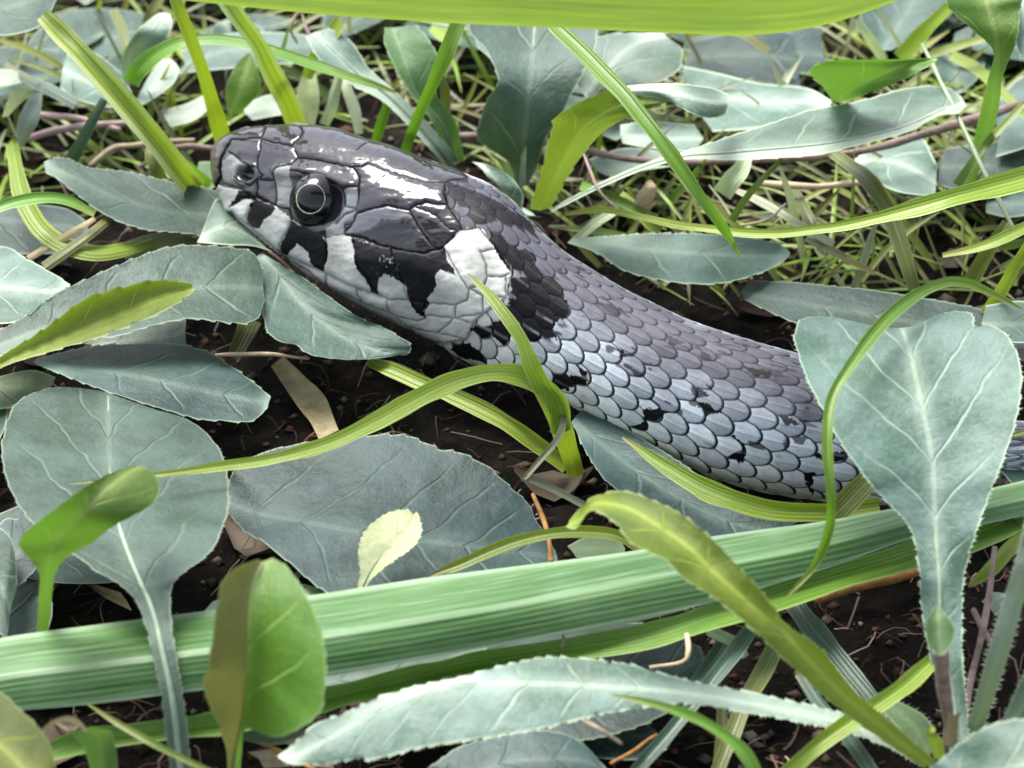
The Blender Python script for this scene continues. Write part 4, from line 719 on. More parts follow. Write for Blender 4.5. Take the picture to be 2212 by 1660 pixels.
leaf('leaf', [(1610,650, 1600,630, 1620,605, .5),(1720,700, 1730,655, 1750,612, .58),(1850,740, 1880,680, 1900,628, .62),(2020,760, 2050,710, 2060,655, .6),(2212,780, 2225,740, 2230,690, .55),(2300,780, 2300,750, 2300,720, .5)], 'dark', 'long dark grey leaf behind the big notched leaf', nv=19, tooth=3, kl=.1, kr=.05)
leaf('leaf', [(2130,720, 2120,700, 2130,660, .9),(2180,740, 2190,700, 2200,650, .95),(2250,740, 2260,700, 2260,660, .95)], 'grey', 'grey leaf behind the notched leaf near the frame edge', nv=11)
leaf('leaf', [(-60,70, -60,20, -60,-60, 2.0),(0,78, 0,20, 0,-60, 2.05),(55,70, 40,10, 30,-60, 2.1),(95,50, 70,0, 60,-60, 2.1),(122,0, 100,-30, 90,-60, 2.05)], 'grey', 'bluish leaf in the top corner over the channelled blade', nv=17)
leaf('leaf', [(270,190, 278,180, 290,185, .6),(262,130, 290,120, 325,125, 1.0),(290,75, 325,75, 362,80, 1.3),(320,45, 345,48, 372,52, 1.4),(345,28, 358,28, 368,32, 1.45)], 'teal', 'small upright oval leaf behind the channelled blade', nv=13, rib=3)
leaf('leaf', [(290,225, 285,200, 270,165, .5),(230,232, 210,185, 215,120, .65),(165,215, 165,165, 175,110, .7),(130,190, 135,150, 145,118, .7)], 'teal', 'broad pale leaf crossed by the channelled blade', nv=15)
leaf('leaf', [(280,240, 285,230, 295,215, .5),(330,215, 330,190, 325,160, .6),(375,180, 365,150, 350,130, .65),(388,150, 380,138, 370,128, .65)], 'teal', 'small pale leaf tip behind the yellow stem and channelled blade', nv=11)
leaf('leaf', [(380,160, 400,140, 390,110, .5),(480,150, 490,110, 480,75, .6),(600,140, 610,100, 600,70, .65),(720,130, 720,100, 700,80, .6)], 'grey', 'hazy grey leaf far behind the upright stems', nv=13)
leaf('leaf', [(490,240, 500,250, 520,245, .5),(488,190, 520,190, 560,200, .8),(510,140, 535,140, 560,160, 1.0),(535,115, 540,115, 545,120, 1.1)], 'lime', 'green leaf behind the two upright yellow stems', nv=11)
leaf('leaf', [(340,240, 350,260, 370,275, .4),(400,225, 410,245, 420,260, .5),(450,200, 455,215, 460,230, .5)], 'teal', 'faint grey leaf low behind the channelled blade', nv=9)
leaf('leaf', [(520,230, 530,245, 545,260, .5),(580,205, 590,230, 600,250, .55),(640,205, 640,225, 640,245, .55)], 'teal', 'pale leaf scrap just above the snake snout', nv=9)
leaf('leaf', [(650,260, 660,270, 680,270, .4),(640,215, 665,215, 690,220, .7),(650,170, 665,165, 685,175, .9),(668,140, 670,140, 676,142, 1.0)], 'cream', 'upright pale leaf just behind the snake brow', nv=9)
leaf('leaf', [(30,235, 20,250, 5,255, .9),(70,205, 50,215, 20,205, 1.15),(95,205, 70,195, 40,190, 1.25),(105,212, 95,203, 85,197, 1.25)], 'cream', 'small crinkled pale leaf near the frame side above the yellow loop', nv=13, kl=.6, kr=.6, tooth=4, period=16)
leaf('leaf', [(35,320, 42,320, 50,318, .5),(38,265, 60,268, 80,270, .9),(55,225, 80,225, 90,230, 1.1),(80,180, 90,180, 92,184, 1.2)], 'teal', 'narrow upright pale leaf over the yellow loop stem', nv=11)
leaf('leaf', [(-30,150, -30,170, -30,190, .6),(20,150, 20,170, 15,185, .65),(50,160, 50,168, 48,178, .62)], 'teal', 'out of focus leaf tip at the frame side', nv=9)
leaf('leaf', [(270,560, 262,545, 275,520, .6),(320,565, 320,530, 330,505, .68),(390,560, 385,530, 390,508, .7),(430,545, 428,530, 430,515, .66)], 'olive', 'yellowish leaf under the bluish leaf by the snout', nv=11, kl=.3)
leaf('leaf', [(390,1400-1000, 420,380, 430,350, .4),(430,420, 450,390, 455,350, .4),(470,400, 470,380, 470,360, .4)], 'green', 'green leaf scrap behind the snout tip', nv=9)
leaf('leaf', [(1000,30, 1020,60, 1030,100, .9),(1060,30, 1075,90, 1085,150, 1.0),(1090,80, 1100,120, 1100,160, .95)], 'teal', 'slanting pale leaf under the yellow blade behind the head', nv=11)
leaf('leaf', [(2130,460, 2130,440, 2150,400, .4),(2180,470, 2190,440, 2195,410, .45),(2250,460, 2250,440, 2250,420, .4)], 'dark', 'dim leaf low at the frame edge under the slit blade', nv=9)
leaf('leaf', [(1270,345, 1290,370, 1310,380, .4),(1350,320, 1370,350, 1380,370, .5),(1450,330, 1450,345, 1450,360, .5)], 'grey', 'grey leaf between the curled leaf and the runner stem', nv=9)
leaf('leaf', [(1500,270, 1520,300, 1500,330, .45),(1400,262, 1420,300, 1400,320, .5),(1340,270, 1340,290, 1345,310, .5)], 'teal', 'pale leaf behind the long slanting blade', nv=11)
leaf('leaf', [(2140,240, 2160,290, 2150,340, .6),(2200,170, 2210,240, 2215,320, .7),(2260,160, 2260,240, 2260,300, .7)], 'grey', 'dim grey leaf beside the upright stalk of the corner leaf', nv=11)

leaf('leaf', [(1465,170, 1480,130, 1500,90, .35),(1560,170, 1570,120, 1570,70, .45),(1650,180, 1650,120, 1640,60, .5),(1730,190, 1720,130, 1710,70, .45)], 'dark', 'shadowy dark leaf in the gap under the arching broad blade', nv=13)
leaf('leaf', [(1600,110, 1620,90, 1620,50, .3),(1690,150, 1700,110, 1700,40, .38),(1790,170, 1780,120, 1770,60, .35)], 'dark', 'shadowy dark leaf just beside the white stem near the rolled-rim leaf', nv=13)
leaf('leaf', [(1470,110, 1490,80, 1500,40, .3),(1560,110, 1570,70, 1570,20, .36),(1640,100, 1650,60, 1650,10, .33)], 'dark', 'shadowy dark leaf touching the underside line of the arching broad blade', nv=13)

# ------------------------------------------------------------------ the grass tuft in front of the neck
p2 = at(np.array(1240.), np.array(1010.), np.array(.05))
tuft = empty('grass_tuft', p2, 'yellow-green grass tuft bending in front of the snake neck', 'grass tuft')
blade('stem', [(1244,1030,.05),(1232,985,.3),(1218,940,.85),(1203,895,1.2)], [34,42,46,40], 'blade', None, parent=tuft, fold=-.5, tilt=.1)
blade('blade', [(1212,935,1.0),(1200,890,1.3),(1175,845,1.6),(1150,790,1.9),(1128,740,2.05),(1100,695,2.15),(1062,645,2.2),(1030,612,2.2),(1010,591,2.2)], [40,46,44,36,30,27,22,13,2], 'blade', 'blade rising across the white neck patch', parent=tuft, fold=.25)
blade('blade', [(1214,930,1.0),(1206,880,1.35),(1172,838,1.62),(1120,812,1.8),(1060,806,1.85),(990,820,1.85),(930,846,1.83),(870,878,1.8),(800,918,1.76),(720,955,1.72),(640,980,1.7),(560,997,1.68),(480,1008,1.68),(400,1018,1.7),(330,1026,1.72),(240,1036,1.7),(150,1046,1.62)], [36,42,44,42,40,42,42,44,38,32,26,22,20,15,11,7,2], 'blade', 'long arching blade reaching over the round leaf', parent=tuft, fold=.3)
blade('blade', [(795,780,.55),(840,796,.6),(900,822,.62),(980,855,.6),(1060,893,.55),(1120,930,.45),(1180,975,.25),(1225,1010,.1)], [22,30,34,34,34,36,36,30], 'blade', 'lower blade slanting down under the arch', parent=tuft, fold=.4)
blade('blade', [(1218,890,1.2),(1214,925,1.3),(1196,960,1.3),(1165,995,1.25),(1135,1030,1.2),(1128,1036,1.2),(1140,1036,1.18),(1190,1055,1.1),(1265,1092,1.0)], [8,15,16,15,12,10,14,16,14], 'blade_d', 'thin kinked blue-green blade', parent=tuft, fold=.35)

# ------------------------------------------------------------------ single blades, stems and straws
B = [
 ('grass_shoot', [(2206,668,2.5),(2175,650,2.6),(2140,632,2.7),(2092,612,2.8),(2045,609,2.85),(1987,632,2.9),(1925,680,2.92),(1868,745,2.9),(1820,815,2.85),(1792,880,2.75),(1786,940,2.65),(1792,1020,2.45),(1797,1090,2.2),(1791,1145,1.9),(1774,1195,1.65),(1748,1238,1.45),(1700,1288,1.3)], [3,14,16,19,22,26,28,26,23,21,21,22,22,21,19,14,4], 'blade_g', 'thin green blade arching down in front of the big notched leaf', .5, .45),
 ('grass_shoot', [(1345,945,.95),(1405,985,1.0),(1480,1035,1.02),(1560,1072,1.0),(1640,1098,.95),(1720,1108,.9),(1810,1108,.8),(1900,1095,.7)], [6,26,44,48,48,44,40,36], 'blade', 'curved yellow blade hugging the underside of the snake belly', .6, .3),
 ('grass_shoot', [(1800,1115,.8),(1835,1080,1.0),(1875,1040,1.2),(1915,1000,1.3)], [44,48,48,46], 'blade_o', 'short wide olive blade stub behind the big notched leaf', .4, .2),
 ('grass_shoot', [(1190,45,3.0),(1204,62,3.0),(1270,125,2.95),(1338,196,2.9),(1388,255,2.8),(1454,340,2.6),(1510,420,2.3),(1560,490,1.9),(1600,558,1.4)], [26,32,34,34,32,32,28,22,3], 'blade_g', 'long slanting blade pointing down at the oval leaf', .4, .35),
 ('grass_shoot', [(876,330,.5),(890,285,.9),(912,230,1.4),(938,172,1.9),(965,110,2.3),(992,48,2.6)], [20,22,26,30,33,34], 'blade_g', 'green blade leaning up behind the snake head', .3, .3),
 ('grass_shoot', [(808,312,.4),(822,270,.7),(836,230,.95),(848,196,1.1)], [22,22,20,14], 'blade_g', 'short stub blade just behind the frontal shield', .3, .3),
 ('grass_shoot', [(484,318,.5),(470,262,1.0),(455,210,1.5),(437,150,2.0),(412,85,2.5),(385,20,2.9),(372,-25,3.1)], [40,38,35,31,28,26,25], 'blade', 'yellow upright stem over the snout tip', .2, .35),
 ('grass_shoot', [(648,292,.5),(632,250,.9),(612,205,1.4),(585,150,1.9),(556,95,2.3),(520,45,2.7),(485,-5,3.0)], [46,44,42,40,40,40,38], 'blade', 'thick yellow-green stem leaning over the snake brow', .2, .4),
 ('grass_shoot', [(92,32,2.6),(140,80,2.5),(195,140,2.35),(250,200,2.15),(300,260,1.9),(345,315,1.6),(385,365,1.3),(425,410,.9)], [36,44,48,52,54,54,54,50], 'blade', 'channelled yellow-green blade with pale edges cut off at its top', .4, .9),
 ('grass_shoot', [(282,180,1.3),(300,150,1.5),(335,118,1.7),(385,92,1.85),(440,86,1.9),(500,90,1.9),(570,105,1.88),(650,130,1.8),(738,160,1.7),(800,180,1.6),(855,200,1.4)], [42,40,36,26,24,24,24,22,22,18,6], 'blade_g', 'green blade bent over behind the two upright yellow stems', .4, .3),
 ('grass_shoot', [(2260,372,2.2),(2200,388,2.2),(2108,412,2.2),(2040,432,2.18),(1974,452,2.1),(1900,470,2.0),(1808,490,1.9),(1720,502,1.8),(1640,504,1.75),(1560,498,1.7),(1474,488,1.6),(1390,470,1.4),(1304,454,1.1),(1220,462,.7)], [46,46,44,44,40,26,22,20,20,18,18,16,14,8], 'blade', 'long bright blade sweeping in from the frame edge behind the snake', .5, .3),
 ('grass_shoot', [(1790,326,.9),(1838,358,1.1),(1874,388,1.15),(1918,455,1.05),(1943,518,.9),(1962,580,.7),(1975,625,.5)], [22,30,34,34,34,30,26], 'blade_o', 'dark olive blade crossing under the long bright blade', .3, .25),
 ('grass_shoot', [(2270,460,1.3),(2212,492,1.25),(2150,520,1.2),(2090,540,1.1),(2036,552,1.0)], [26,26,22,18,10], 'blade', 'yellow blade low at the frame edge behind the thin arching blade', .4, .3),
 ('grass_shoot', [(2130,680,.6),(2165,625,1.1),(2190,580,1.5),(2230,520,1.9)], [26,26,24,22], 'blade', 'short yellow blade rising beside the arching blade tip', .3, .3),
 ('grass_shoot', [(2090,620,.5),(2120,570,.8),(2150,520,1.1),(2175,480,1.3)], [34,32,28,20], 'blade_o', 'dull olive blade behind the arching blade', .3, .3),
 ('grass_shoot', [(2066,400,1.0),(2105,345,1.2),(2150,290,1.35),(2212,225,1.5)], [22,20,18,14], 'blade_g', 'green stem rising behind the slit bright blade', .3, .3),
 ('grass_shoot', [(1941,125,.9),(1975,92,1.2),(2010,55,1.5),(2052,14,1.8)], [32,34,32,28], 'blade', 'pale yellow blade behind the rolled-rim leaf', .2, .3),
 ('grass_shoot', [(1908,132,.9),(1890,100,1.2),(1872,70,1.5),(1852,40,1.7)], [22,24,22,18], 'blade_w', 'whitish stem beside the pale yellow blade', .2, -.4),
 ('grass_shoot', [(2012,118,1.2),(2070,100,1.3),(2120,85,1.4),(2160,72,1.4)], [20,18,15,12], 'blade', 'thin yellow stem behind the corner leaf', .4, .3),
 ('grass_shoot', [(2055,118,1.0),(2110,150,1.1),(2160,195,1.15),(2230,260,1.2)], [26,24,22,22], 'blade', 'yellow-green blade slanting behind the corner leaf stalk', .4, .3),
 ('grass_shoot', [(1581,478,.8),(1610,432,1.1),(1645,390,1.4),(1690,345,1.6)], [16,16,14,10], 'blade_g', 'thin green stem leaning past the slanting blade', .2, .3),
 ('grass_shoot', [(1712,405,.6),(1730,440,.65),(1748,475,.65),(1770,520,.55)], [24,24,22,18], 'blade_o', 'olive blade under the long bright blade', .2, .3),
 ('grass_shoot', [(1560,420,.7),(1580,390,.95),(1600,365,1.1),(1612,335,1.2)], [44,42,36,26], 'blade_w', 'pale wide blade beneath the brown runner stem', .2, .3),
 ('grass_shoot', [(1455,352,1.0),(1475,385,1.05),(1505,425,1.0),(1560,480,.8)], [16,16,16,12], 'blade', 'thin lime blade under the slanting blade', .3, .3),
 ('grass_shoot', [(1590,412,.7),(1650,440,.75),(1720,480,.75),(1800,530,.65)], [12,18,18,14], 'blade_w', 'pale thin blade low among the background grass', .3, .3),
 ('grass_shoot', [(1740,515,.6),(1790,540,.65),(1840,565,.65),(1890,590,.55)], [14,16,16,8], 'blade_o', 'short olive blade lying over the dark soil patch', .3, .3),
 ('grass_shoot', [(1330,455,.8),(1290,480,.7),(1260,505,.6),(1235,525,.5)], [18,20,20,16], 'blade_w', 'cream blade low behind the snake back', .3, .3),
 ('grass_shoot', [(1340,420,.7),(1375,450,.75),(1400,480,.7),(1425,500,.6)], [16,22,24,22], 'blade', 'yellowish blade behind the oval leaf', .3, .3),
 ('grass_shoot', [(1255,400,.7),(1300,418,.8),(1350,440,.8),(1420,470,.7)], [18,20,20,12], 'blade_g', 'green blade between the curled leaf and the oval leaf', .3, .3),
 ('stem', [(60,560,.8),(110,530,.9),(160,500,1.0),(205,472,1.0)], [16,17,16,12], 'dead', 'tan stem crossing under the bluish leaf', .3, -.4),
 ('stem', [(95,578,.8),(140,545,.9),(195,505,1.0),(240,468,1.0)], [22,22,20,16], 'blade_o', 'olive stem beside the tan stem', .3, -.4),
 ('grass_shoot', [(25,310,.9),(35,370,1.0),(50,430,1.0),(85,490,.95),(140,530,.9),(205,548,.85),(270,540,.8),(330,520,.75)], [26,36,38,38,36,34,30,20], 'blade', 'yellow stem looping round below the bluish leaf', .2, -.4),
 ('grass_shoot', [(-40,465,1.3),(20,440,1.35),(90,428,1.35),(150,434,1.3),(205,462,1.2)], [22,24,24,22,14], 'blade_g', 'green blade bent in from the frame side over the yellow loop', .5, .3),
 ('grass_shoot', [(155,345,.5),(180,300,.9),(200,260,1.2),(225,215,1.5)], [30,28,24,18], 'blade_d', 'dull dark stem behind the channelled blade', .2, -.3),
 ('grass_shoot', [(350,395,.5),(335,365,.7),(322,340,.8),(318,315,.85)], [26,24,18,6], 'blade_o', 'olive leaf tip behind the bluish leaf', .2, .3),
 ('grass_shoot', [(455,400,.5),(430,380,.9),(415,362,1.1),(405,348,1.2)], [20,18,14,5], 'blade_g', 'short bright shoot beside the snout', .2, .3),
 ('grass_shoot', [(190,1521,1.5),(250,1560,1.5),(320,1600,1.48),(380,1632,1.4),(460,1670,1.3)], [5,13,15,15,14], 'blade_g', 'thin bright blade slanting below the striped blade', .4, .4),
 ('grass_shoot', [(930,1245,.95),(985,1222,1.0),(1050,1195,1.05),(1120,1170,1.1),(1200,1153,1.12),(1280,1150,1.1),(1340,1160,1.05),(1390,1195,.9)], [8,20,26,26,24,24,22,16], 'blade', 'withering yellow blade over the tip of the slate-blue leaf', .6, .3),
 ('grass_shoot', [(1320,1502,1.75),(1400,1518,1.75),(1480,1540,1.7),(1560,1585,1.6),(1610,1630,1.5),(1640,1690,1.3)], [4,16,22,26,28,28], 'blade_g', 'bright green blade curving over the stalk of the long pale leaf', .5, .35),
 ('grass_shoot', [(2020,1425,1.0),(1960,1478,.98),(1900,1520,.95),(1840,1558,.9),(1770,1610,.8),(1690,1680,.6)], [34,40,40,38,36,32], 'blade', 'yellow-green blade crossing the bottom corner below the notched leaf', .5, .3),
 ('grass_shoot', [(1700,1285,.55),(1750,1350,.5),(1810,1425,.45),(1870,1500,.4),(1930,1580,.3)], [40,48,50,46,40], 'blade_d', 'wide dark blade on the soil in the bottom corner', .4, .25),
 ('grass_shoot', [(1625,1355,.75),(1590,1405,.75),(1545,1460,.72),(1490,1530,.65),(1430,1600,.55),(1370,1670,.4)], [30,36,36,34,30,26], 'blade_d', 'bluish blade going down behind the hooked yellow leaf', .4, .3),
 ('grass_shoot', [(1570,1380,.6),(1545,1420,.6),(1510,1470,.6),(1480,1510,.55)], [34,38,36,30], 'blade_d', 'dark folded blade beside the bluish blade', .4, .25),
 ('grass_shoot', [(1680,1390,.5),(1650,1450,.5),(1610,1520,.48),(1580,1590,.42),(1550,1670,.3)], [36,38,36,34,32], 'blade_o', 'dim olive blade behind the hooked yellow leaf', .4, .25),
 ('grass_shoot', [(1725,1455,.7),(1770,1520,.68),(1830,1590,.6),(1900,1690,.45)], [18,26,30,28], 'blade_d', 'pale-edged blue blade passing beneath the two crossing stalks', .4, .35),
 ('grass_shoot', [(1530,1360,.7),(1560,1375,.72),(1590,1392,.7),(1610,1420,.6)], [20,24,24,16], 'blade_w', 'short pale blade beneath the narrow green blade', .4, .3),
 ('grass_shoot', [(1560,1530,.35),(1560,1580,.32),(1555,1630,.28),(1550,1680,.2)], [24,26,26,26], 'blade_o', 'straight olive blade at the bottom edge', .3, .3),
 ('grass_shoot', [(2095,1265,1.0),(2140,1230,1.1),(2190,1180,1.2),(2240,1160,1.2)], [10,30,36,36], 'blade', 'yellow blade end behind the hairy stalk', .4, .3),
 ('grass_shoot', [(2140,1080,.8),(2170,1110,.85),(2200,1150,.85),(2230,1190,.8)], [20,24,24,20], 'blade_o', 'short olive blade between the notched leaf and the frame edge', .3, .3),
 ('grass_shoot', [(2190,940,1.3),(2240,930,1.3),(2300,925,1.25)], [14,16,16], 'blade_g', 'tiny bright blade over the snake at the frame edge', .5, .2),
 ('grass_shoot', [(545,690,.35),(530,720,.4),(515,750,.4),(505,775,.35)], [40,44,40,30], 'blade_o', 'dark olive blade in the gap under the chin leaf', .3, .25),
 ('grass_shoot', [(600,780,.15),(640,830,.15),(680,880,.14),(710,940,.1)], [40,52,56,50], 'dead', 'dead brown blade lying on the soil under the arch', .3, .25),
 ('grass_shoot', [(940,330,.4),(960,250,.9),(962,200,1.2),(950,160,1.4)], [20,24,22,14], 'blade_o', 'olive blade standing beside the whitish stalk', .2, .3),
 ('grass_shoot', [(664,170,1.0),(680,130,1.25),(705,90,1.5),(735,45,1.7)], [20,36,40,34], 'blade', 'twisted yellow-green blade above the snake head', .3, .3),
 ('grass_shoot', [(930,60,.9),(955,75,.95),(975,85,1.0),(990,95,1.0)], [16,28,28,20], 'blade', 'small yellow blade under the arching broad blade', .3, .3),
 ('grass_shoot', [(1480,80,.6),(1540,60,.9),(1600,70,1.0),(1660,110,.9)], [20,24,24,20], 'blade_o', 'dim blade in the dark gap under the arching broad blade', .3, .3),
 ('grass_shoot', [(245,20,.8),(262,60,.9),(270,100,.9),(285,150,.8)], [22,24,22,18], 'blade_o', 'blurred olive blade near the top edge', .2, .3),
 ('grass_shoot', [(330,95,.5),(318,60,.8),(325,30,1.0),(350,-10,1.2)], [18,20,20,18], 'blade_o', 'blurred brownish blade near the upright oval leaf', .2, .3),
 ('grass_shoot', [(10,140,.5),(60,170,.7),(110,195,.8),(165,225,.8)], [10,20,24,26], 'blade_d', 'blurred dark stem at the frame side behind the channelled blade', .3, -.3),
 ('grass_shoot', [(700,270,.4),(715,235,.7),(722,200,.9),(735,160,1.1)], [22,24,22,18], 'blade_w', 'pale stem behind the snake brow shield', .2, -.3),
 ('grass_shoot', [(775,290,.4),(765,240,.6),(748,190,.8),(740,150,.9)], [18,24,24,20], 'blade_w', 'pale green stem behind the frontal shield', .2, -.3),
]
for nm, pts, wid, mt, lab, ti, fo in B:
    blade(nm, pts, wid, 'blade_e' if ('channelled yellow' in lab or 'thick yellow-green' in lab) else mt, lab, 'grass stem' if nm == 'stem' else 'grass blade', tilt=ti, fold=fo)

rod('twig', [(960,300,.55),(1038,296,.6),(1100,300,.6),(1171,306,.62),(1271,326,.65),(1371,345,.7),(1474,352,.75),(1641,347,.8),(1808,336,.9),(1900,318,.98),(1974,298,1.05),(2060,268,1.15),(2130,250,1.2),(2212,225,1.2)], [9,10,10,9,9,10,10,10,10,10,11,12,12,9], 'twig', 'long brown runner stem lying behind the snake under the long flat leaf', 'twig')
rod('twig', [(60,247,.5),(120,250,.55),(187,262,.55),(260,280,.5)], [6,8,8,6], 'pink', 'pinkish twig near the frame side behind the channelled blade', 'twig')
rod('twig', [(40,308,.5),(110,285,.55),(200,272,.55),(300,262,.5)], [7,9,9,8], 'pink', 'second pinkish twig, lower one crossing toward the channelled blade', 'twig')
rod('twig', [(195,360,.45),(240,322,.5),(300,312,.52),(420,305,.5)], [7,8,8,7], 'straw', 'tan bent twig behind the bluish leaf', 'twig')
rod('twig', [(300,360,.3),(350,330,.4),(400,318,.4),(460,322,.4)], [7,9,9,7], 'twig', 'dark brown twig just in front of the snout gap', 'twig')
rod('straw', [(466,767,.75),(520,765,.72),(600,768,.68),(668,774,.62)], [3,5.5,5,3], 'straw', 'pale straw lying under the chin leaf', 'straw')
rod('straw', [(1150,1068,.8),(1172,1120,.85),(1184,1165,.9),(1190,1215,.8)], [5,6,5,6], 'rust', 'orange stem standing at the tip of the slate-blue leaf', 'stem')
rod('twig', [(1755,1300,.12),(1830,1275,.14),(1910,1255,.16),(2000,1225,.16)], [8,11,13,12], 'rust', 'rusty stick on the soil under the striped blade', 'twig')
rod('twig', [(2085,1590,.3),(2095,1480,.5),(2120,1380,.8),(2140,1260,1.1),(2150,1180,1.3)], [6,6,7,6,5], 'twig', 'thin brown stem beside the notched leaf stalk', 'stem')
rod('twig', [(2100,1320,.4),(2130,1370,.4),(2160,1420,.35)], [7,8,6], 'twig', 'short brown twig crossing the thin brown stem', 'twig')
rod('straw', [(1994,95,1.6),(2016,140,1.7),(2038,184,1.75),(2068,250,1.7),(2101,318,1.6),(2145,405,1.4),(2191,494,1.1)], [4,5,5,6,6,6,5], 'blade_w', 'long pale straight stalk slanting down behind the slit blade', 'stem')
rod('straw', [(1641,398,.7),(1720,404,.75),(1790,402,.75),(1862,396,.7)], [8,9,9,6], 'straw', 'tan straw lying level under the runner stem', 'straw')
rod('straw', [(1258,325,1.2),(1275,372,1.1),(1300,420,1.0),(1345,458,.8)], [3,4,4,4], 'pink', 'thin pinkish stalk below the curled leaf', 'stem')
rod('straw', [(1590,490,.5),(1660,470,.8),(1700,440,.9)], [3,3,3], 'straw', 'thin straw thread by the slanting blade', 'straw')
rod('straw', [(1405,1445,.9),(1470,1432,.95),(1485,1410,1.0),(1482,1370,1.0)], [4,4,5,6], 'straw', 'bent dry straw below the narrow green blade', 'straw')
rod('straw', [(1215,1372,1.0),(1215,1385,1.0),(1214,1400,.98)], [3,3,3], 'straw', 'tiny straw bit poking from under the striped blade', 'straw')
rod('straw', [(1262,1555,1.7),(1300,1580,1.65),(1345,1610,1.5)], [2.5,3.5,3], 'straw', 'white straw splinter below the long pale leaf', 'straw')
rod('straw', [(530,1592,.5),(600,1625,.55),(690,1668,.5)], [3,4,3], 'rust', 'orange straw slanting under the folded leaf', 'straw')
rod('straw', [(1320,1650,.5),(1370,1620,.55),(1420,1590,.5)], [3,4,3], 'rust', 'orange straw at the bottom edge by the long pale leaf', 'straw')
rod('straw', [(640,95,1.0),(628,60,1.2),(640,35,1.3),(660,10,1.4)], [3,4,4,3], 'straw', 'pale curled thread under the arching broad blade', 'straw')
rod('straw', [(652,30,1.3),(668,70,1.2),(690,95,1.1)], [3,4,3], 'pink', 'pinkish thread beside the pale curled thread', 'straw')
leaf('dry_leaf', [(1366,462, 1380,465, 1400,462, .6),(1375,425, 1392,430, 1415,425, .9),(1392,400, 1402,405, 1418,405, 1.05),(1402,388, 1404,388, 1408,390, 1.1)], 'straw', 'small dry tan bract in the grass behind the snake', 'dry leaf', kl=.4, kr=.4)
leaf('withered_leaf', [(200,1700, 225,1700, 252,1700, .7),(195,1660, 222,1655, 254,1650, .95),(180,1615, 215,1600, 245,1592, 1.25),(155,1585, 195,1570, 238,1578, 1.5)], 'green', 'stub of a torn greenish stalk at the bottom edge', 'withered leaf', kl=.5, kr=.5, hair=4)
blade('withered_leaf', [(92,1600,1.5),(100,1575,1.6),(128,1556,1.66),(160,1556,1.66),(188,1580,1.55)], [16,12,10,14,8], 'dead', 'curled tan withered leaf over the torn stalk', 'withered leaf', tilt=.8)
blade('withered_leaf', [(122,1562,1.62),(150,1575,1.6),(172,1568,1.58)], [4,10,4], 'straw', 'inner tan curl of the withered leaf', 'withered leaf', tilt=.8)
leaf('dead_leaf', [(150,1230, 160,1240, 170,1250, .1),(200,1260, 215,1275, 225,1290, .14),(260,1280, 275,1300, 285,1320, .12)], 'dead', 'brown dead leaf on the soil beside the round leaf stalk', 'dry leaf', kl=.4, kr=.4)
leaf('dead_leaf', [(535,1625, 560,1640, 570,1660, .4),(600,1620, 640,1635, 650,1655, .45),(700,1640, 720,1648, 720,1660, .4)], 'straw', 'tan dry leaf scrap under the folded leaf foot', 'dry leaf', kl=.3)

# ------------------------------------------------------------------ background grass that only differs by place
r = np.random.RandomState(12)
def upper_edge(x): 
    s = np.array(ST); return np.interp(x, s[:, 0], s[:, 1], left=420, right=920)
k = 0
while k < 296:
    bx = r.uniform(-60, 2280) if r.rand() < .6 else r.uniform(1200, 2280); by = r.uniform(-20, 640 if bx > 1250 else 470)
    if by > upper_edge(bx) - 25 if 440 < bx < 1750 else by > (430 if bx < 440 else 640): continue
    if 1460 < bx < 1790 and by < 200: continue
    ln = r.uniform(.8, 2.2); a = r.uniform(-1.1, 1.1); hp = r.uniform(.2, .9)
    if bx > 1200: ln *= 1.25; hp *= .7; a *= 1.3
    b = at(np.array(bx), np.array(by), np.array(.0)); n = 5; t = np.linspace(0, 1, n)
    bend = r.uniform(-.5, 1.1); d = np.array([math.sin(a), r.uniform(-.35, .5)])
    X = b[0] + d[0] * ln * (t * .5 + bend * .4 * t ** 2); Yy = b[1] + d[1] * ln * t; Z = soil_z(b[0:1], b[1:2])[0] + ln * hp * (t - .35 * abs(bend) * t ** 2)
    xs, ys = sheet(np.stack([X, Yy, Z], -1))
    if (ys > upper_edge(xs) - 12)[(xs > 440) & (xs < 2300)].any(): continue
    w_ = r.uniform(7, 20) if k < 150 else r.uniform(5, 12)
    ci = r.randint(7); hue = ['yellow-green', 'green', 'yellow-green', 'dark bluish', 'whitish', 'olive', 'green'][ci]
    zone = 'beyond the snout and the yellow loop stem' if bx < 470 else 'behind the snake head' if bx < 1050 else 'around the curled leaf behind the snake neck' if bx < 1500 else 'in the tangle behind the snake back' if bx < 1850 else 'in the tangle under the slit bright blade'
    blade('grass_shoot', list(zip(xs, ys, Z)), [w_ * .7, w_, w_, w_ * .8, 2], ['blade', 'blade_g', 'blade', 'blade_d', 'blade_w', 'blade_o', 'blade_g'][ci], 'thin %s grass shoot %s' % (hue, zone), 'grass blade', 'thin %s grass shoots %s' % (hue, zone), tilt=.3, fold=.3, nv=5, step=12)
    k += 1

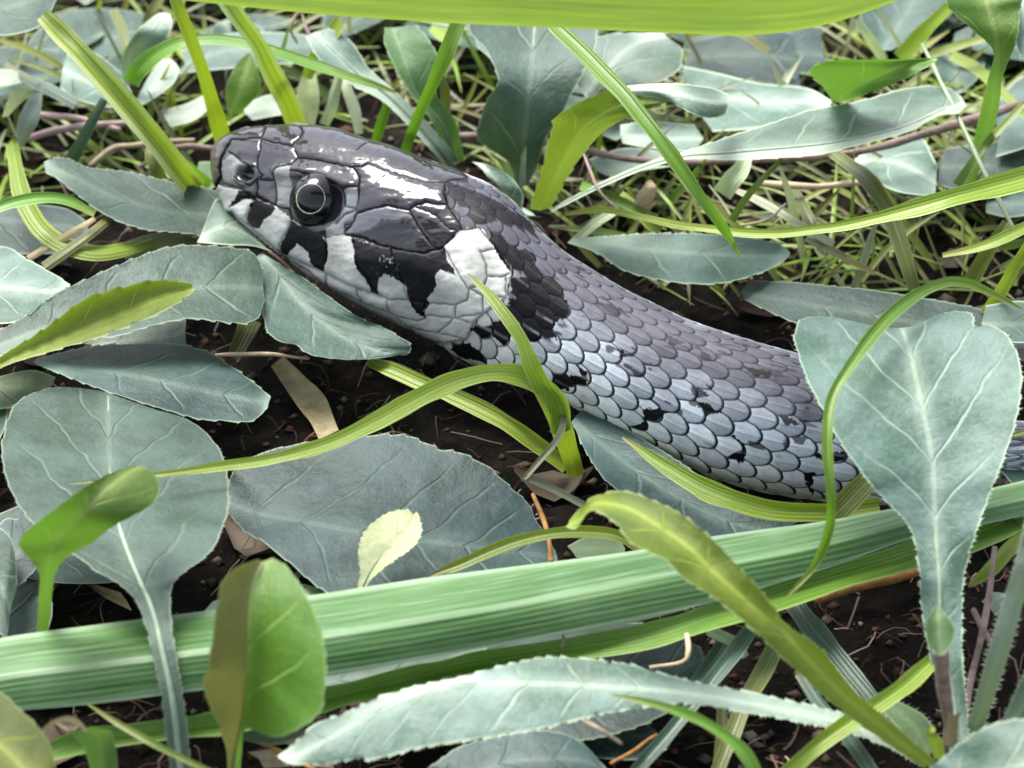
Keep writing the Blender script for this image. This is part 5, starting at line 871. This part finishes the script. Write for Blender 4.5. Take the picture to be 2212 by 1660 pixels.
def far_grass(count, seed, mat, label):
    V = []; F = []; A = []; cnt = 0; q = np.random.RandomState(seed); made = 0
    while made < count:
        bx = q.uniform(-80, 2300); by = q.uniform(-60, 620)
        if by > (upper_edge(bx) - 22 if 440 < bx < 2200 else 430) or (1470 < bx < 1780 and by < 190): continue
        b = at(np.array(bx), np.array(by), np.array(0.)); ln = q.uniform(.5, 1.9); a = q.uniform(0, 6.28); n = 5; t = np.linspace(0, 1, n); hp = q.uniform(.15, .6)
        X = b[0] + math.cos(a) * ln * t; Yy = b[1] + math.sin(a) * ln * t + q.uniform(-.3, .3) * ln * t ** 2; Z = soil_z(b[0:1], b[1:2])[0] + ln * hp * (t - .6 * t ** 2) + .03
        xs, ys = sheet(np.stack([X, Yy, Z], -1))
        if (ys > upper_edge(xs) - 14)[(xs > 440) & (xs < 2300)].any(): continue
        wd = q.uniform(.012, .035); wt = wd * np.array([.8, 1, 1, .7, .1]); nx, ny = -math.sin(a), math.cos(a)
        V.append(np.stack([np.stack([X + nx * wt * e, Yy + ny * wt * e, Z + (.012 if e == 0 else 0)], -1) for e in (-1, 0, 1)], 1).reshape(-1, 3))
        A.append(np.stack([np.stack([t * ln + made, wt * e, wt + .03], -1) for e in (-1, 0, 1)], 1).reshape(-1, 3)); F.append(grid_faces(n, 3) + cnt); cnt += 3 * n; made += 1
    o = link('background_grass', new_mesh('background_grass', np.vstack(V), [np.vstack(F)], [('leafd', 'FLOAT_VECTOR', np.vstack(A))]), M[mat])
    tag(o, label, kind='stuff')
far_grass(330, 31, 'blade', 'fine yellow-green grass matted on the soil behind the snake')
far_grass(300, 47, 'blade_o', 'fine olive and dry grass matted on the soil behind the snake')

# ------------------------------------------------------------------ low cover around and beyond the bed
def cover():
    V = []; F = []; A = []; cnt = 0; rr = np.random.RandomState(4); done = 0
    while done < 620:
        x, y = rr.uniform(-15, 15), rr.uniform(-13, 22); sx, sy = sheet(np.array([[x, y, .3]])); sx, sy = sx[0], sy[0]
        inside_ = -40 < sx < 2250 and -40 < sy < 1700
        if inside_ and (not sy < 130 or 1450 < sx < 1790): continue
        near_edge = -160 < sx < 2370 and -60 < sy < 1900
        ln = rr.uniform(.9, 2.2); wd = ln * rr.uniform(.18, .32); a = rr.uniform(0, 6.28); el = rr.uniform(-.05, .5) * (0 if near_edge else 1); z0 = rr.uniform(.1, .35 if near_edge or inside_ else 1.0)
        nu, nv = 12, 5; u = np.linspace(0, 1, nu)[:, None]; v = np.linspace(-1, 1, nv)[None]
        wdt = wd * np.sin(np.pi * np.clip(u * .96 + .03, 0, 1)) ** .75
        lx = u * ln * math.cos(el) + 0 * v; lz = u * ln * math.sin(el) - .25 * ln * u ** 2 * math.sin(el) + .3 * np.abs(v) * wdt + z0; ly = v * wdt
        V.append(np.stack([x + lx * math.cos(a) - ly * math.sin(a), y + lx * math.sin(a) + ly * math.cos(a), lz], -1).reshape(-1, 3))
        A.append(np.stack([u * ln + 0 * v, ly, wdt + 0 * v], -1).reshape(-1, 3)); F.append(grid_faces(nu, nv) + cnt); cnt += nu * nv; done += 1
    o = link('ground_cover', new_mesh('ground_cover', np.vstack(V), [np.vstack(F)], [('leafd', 'FLOAT_VECTOR', np.vstack(A))]), M['grey'])
    tag(o, 'low grey-green leaf cover spreading around the bed', kind='stuff')
cover()
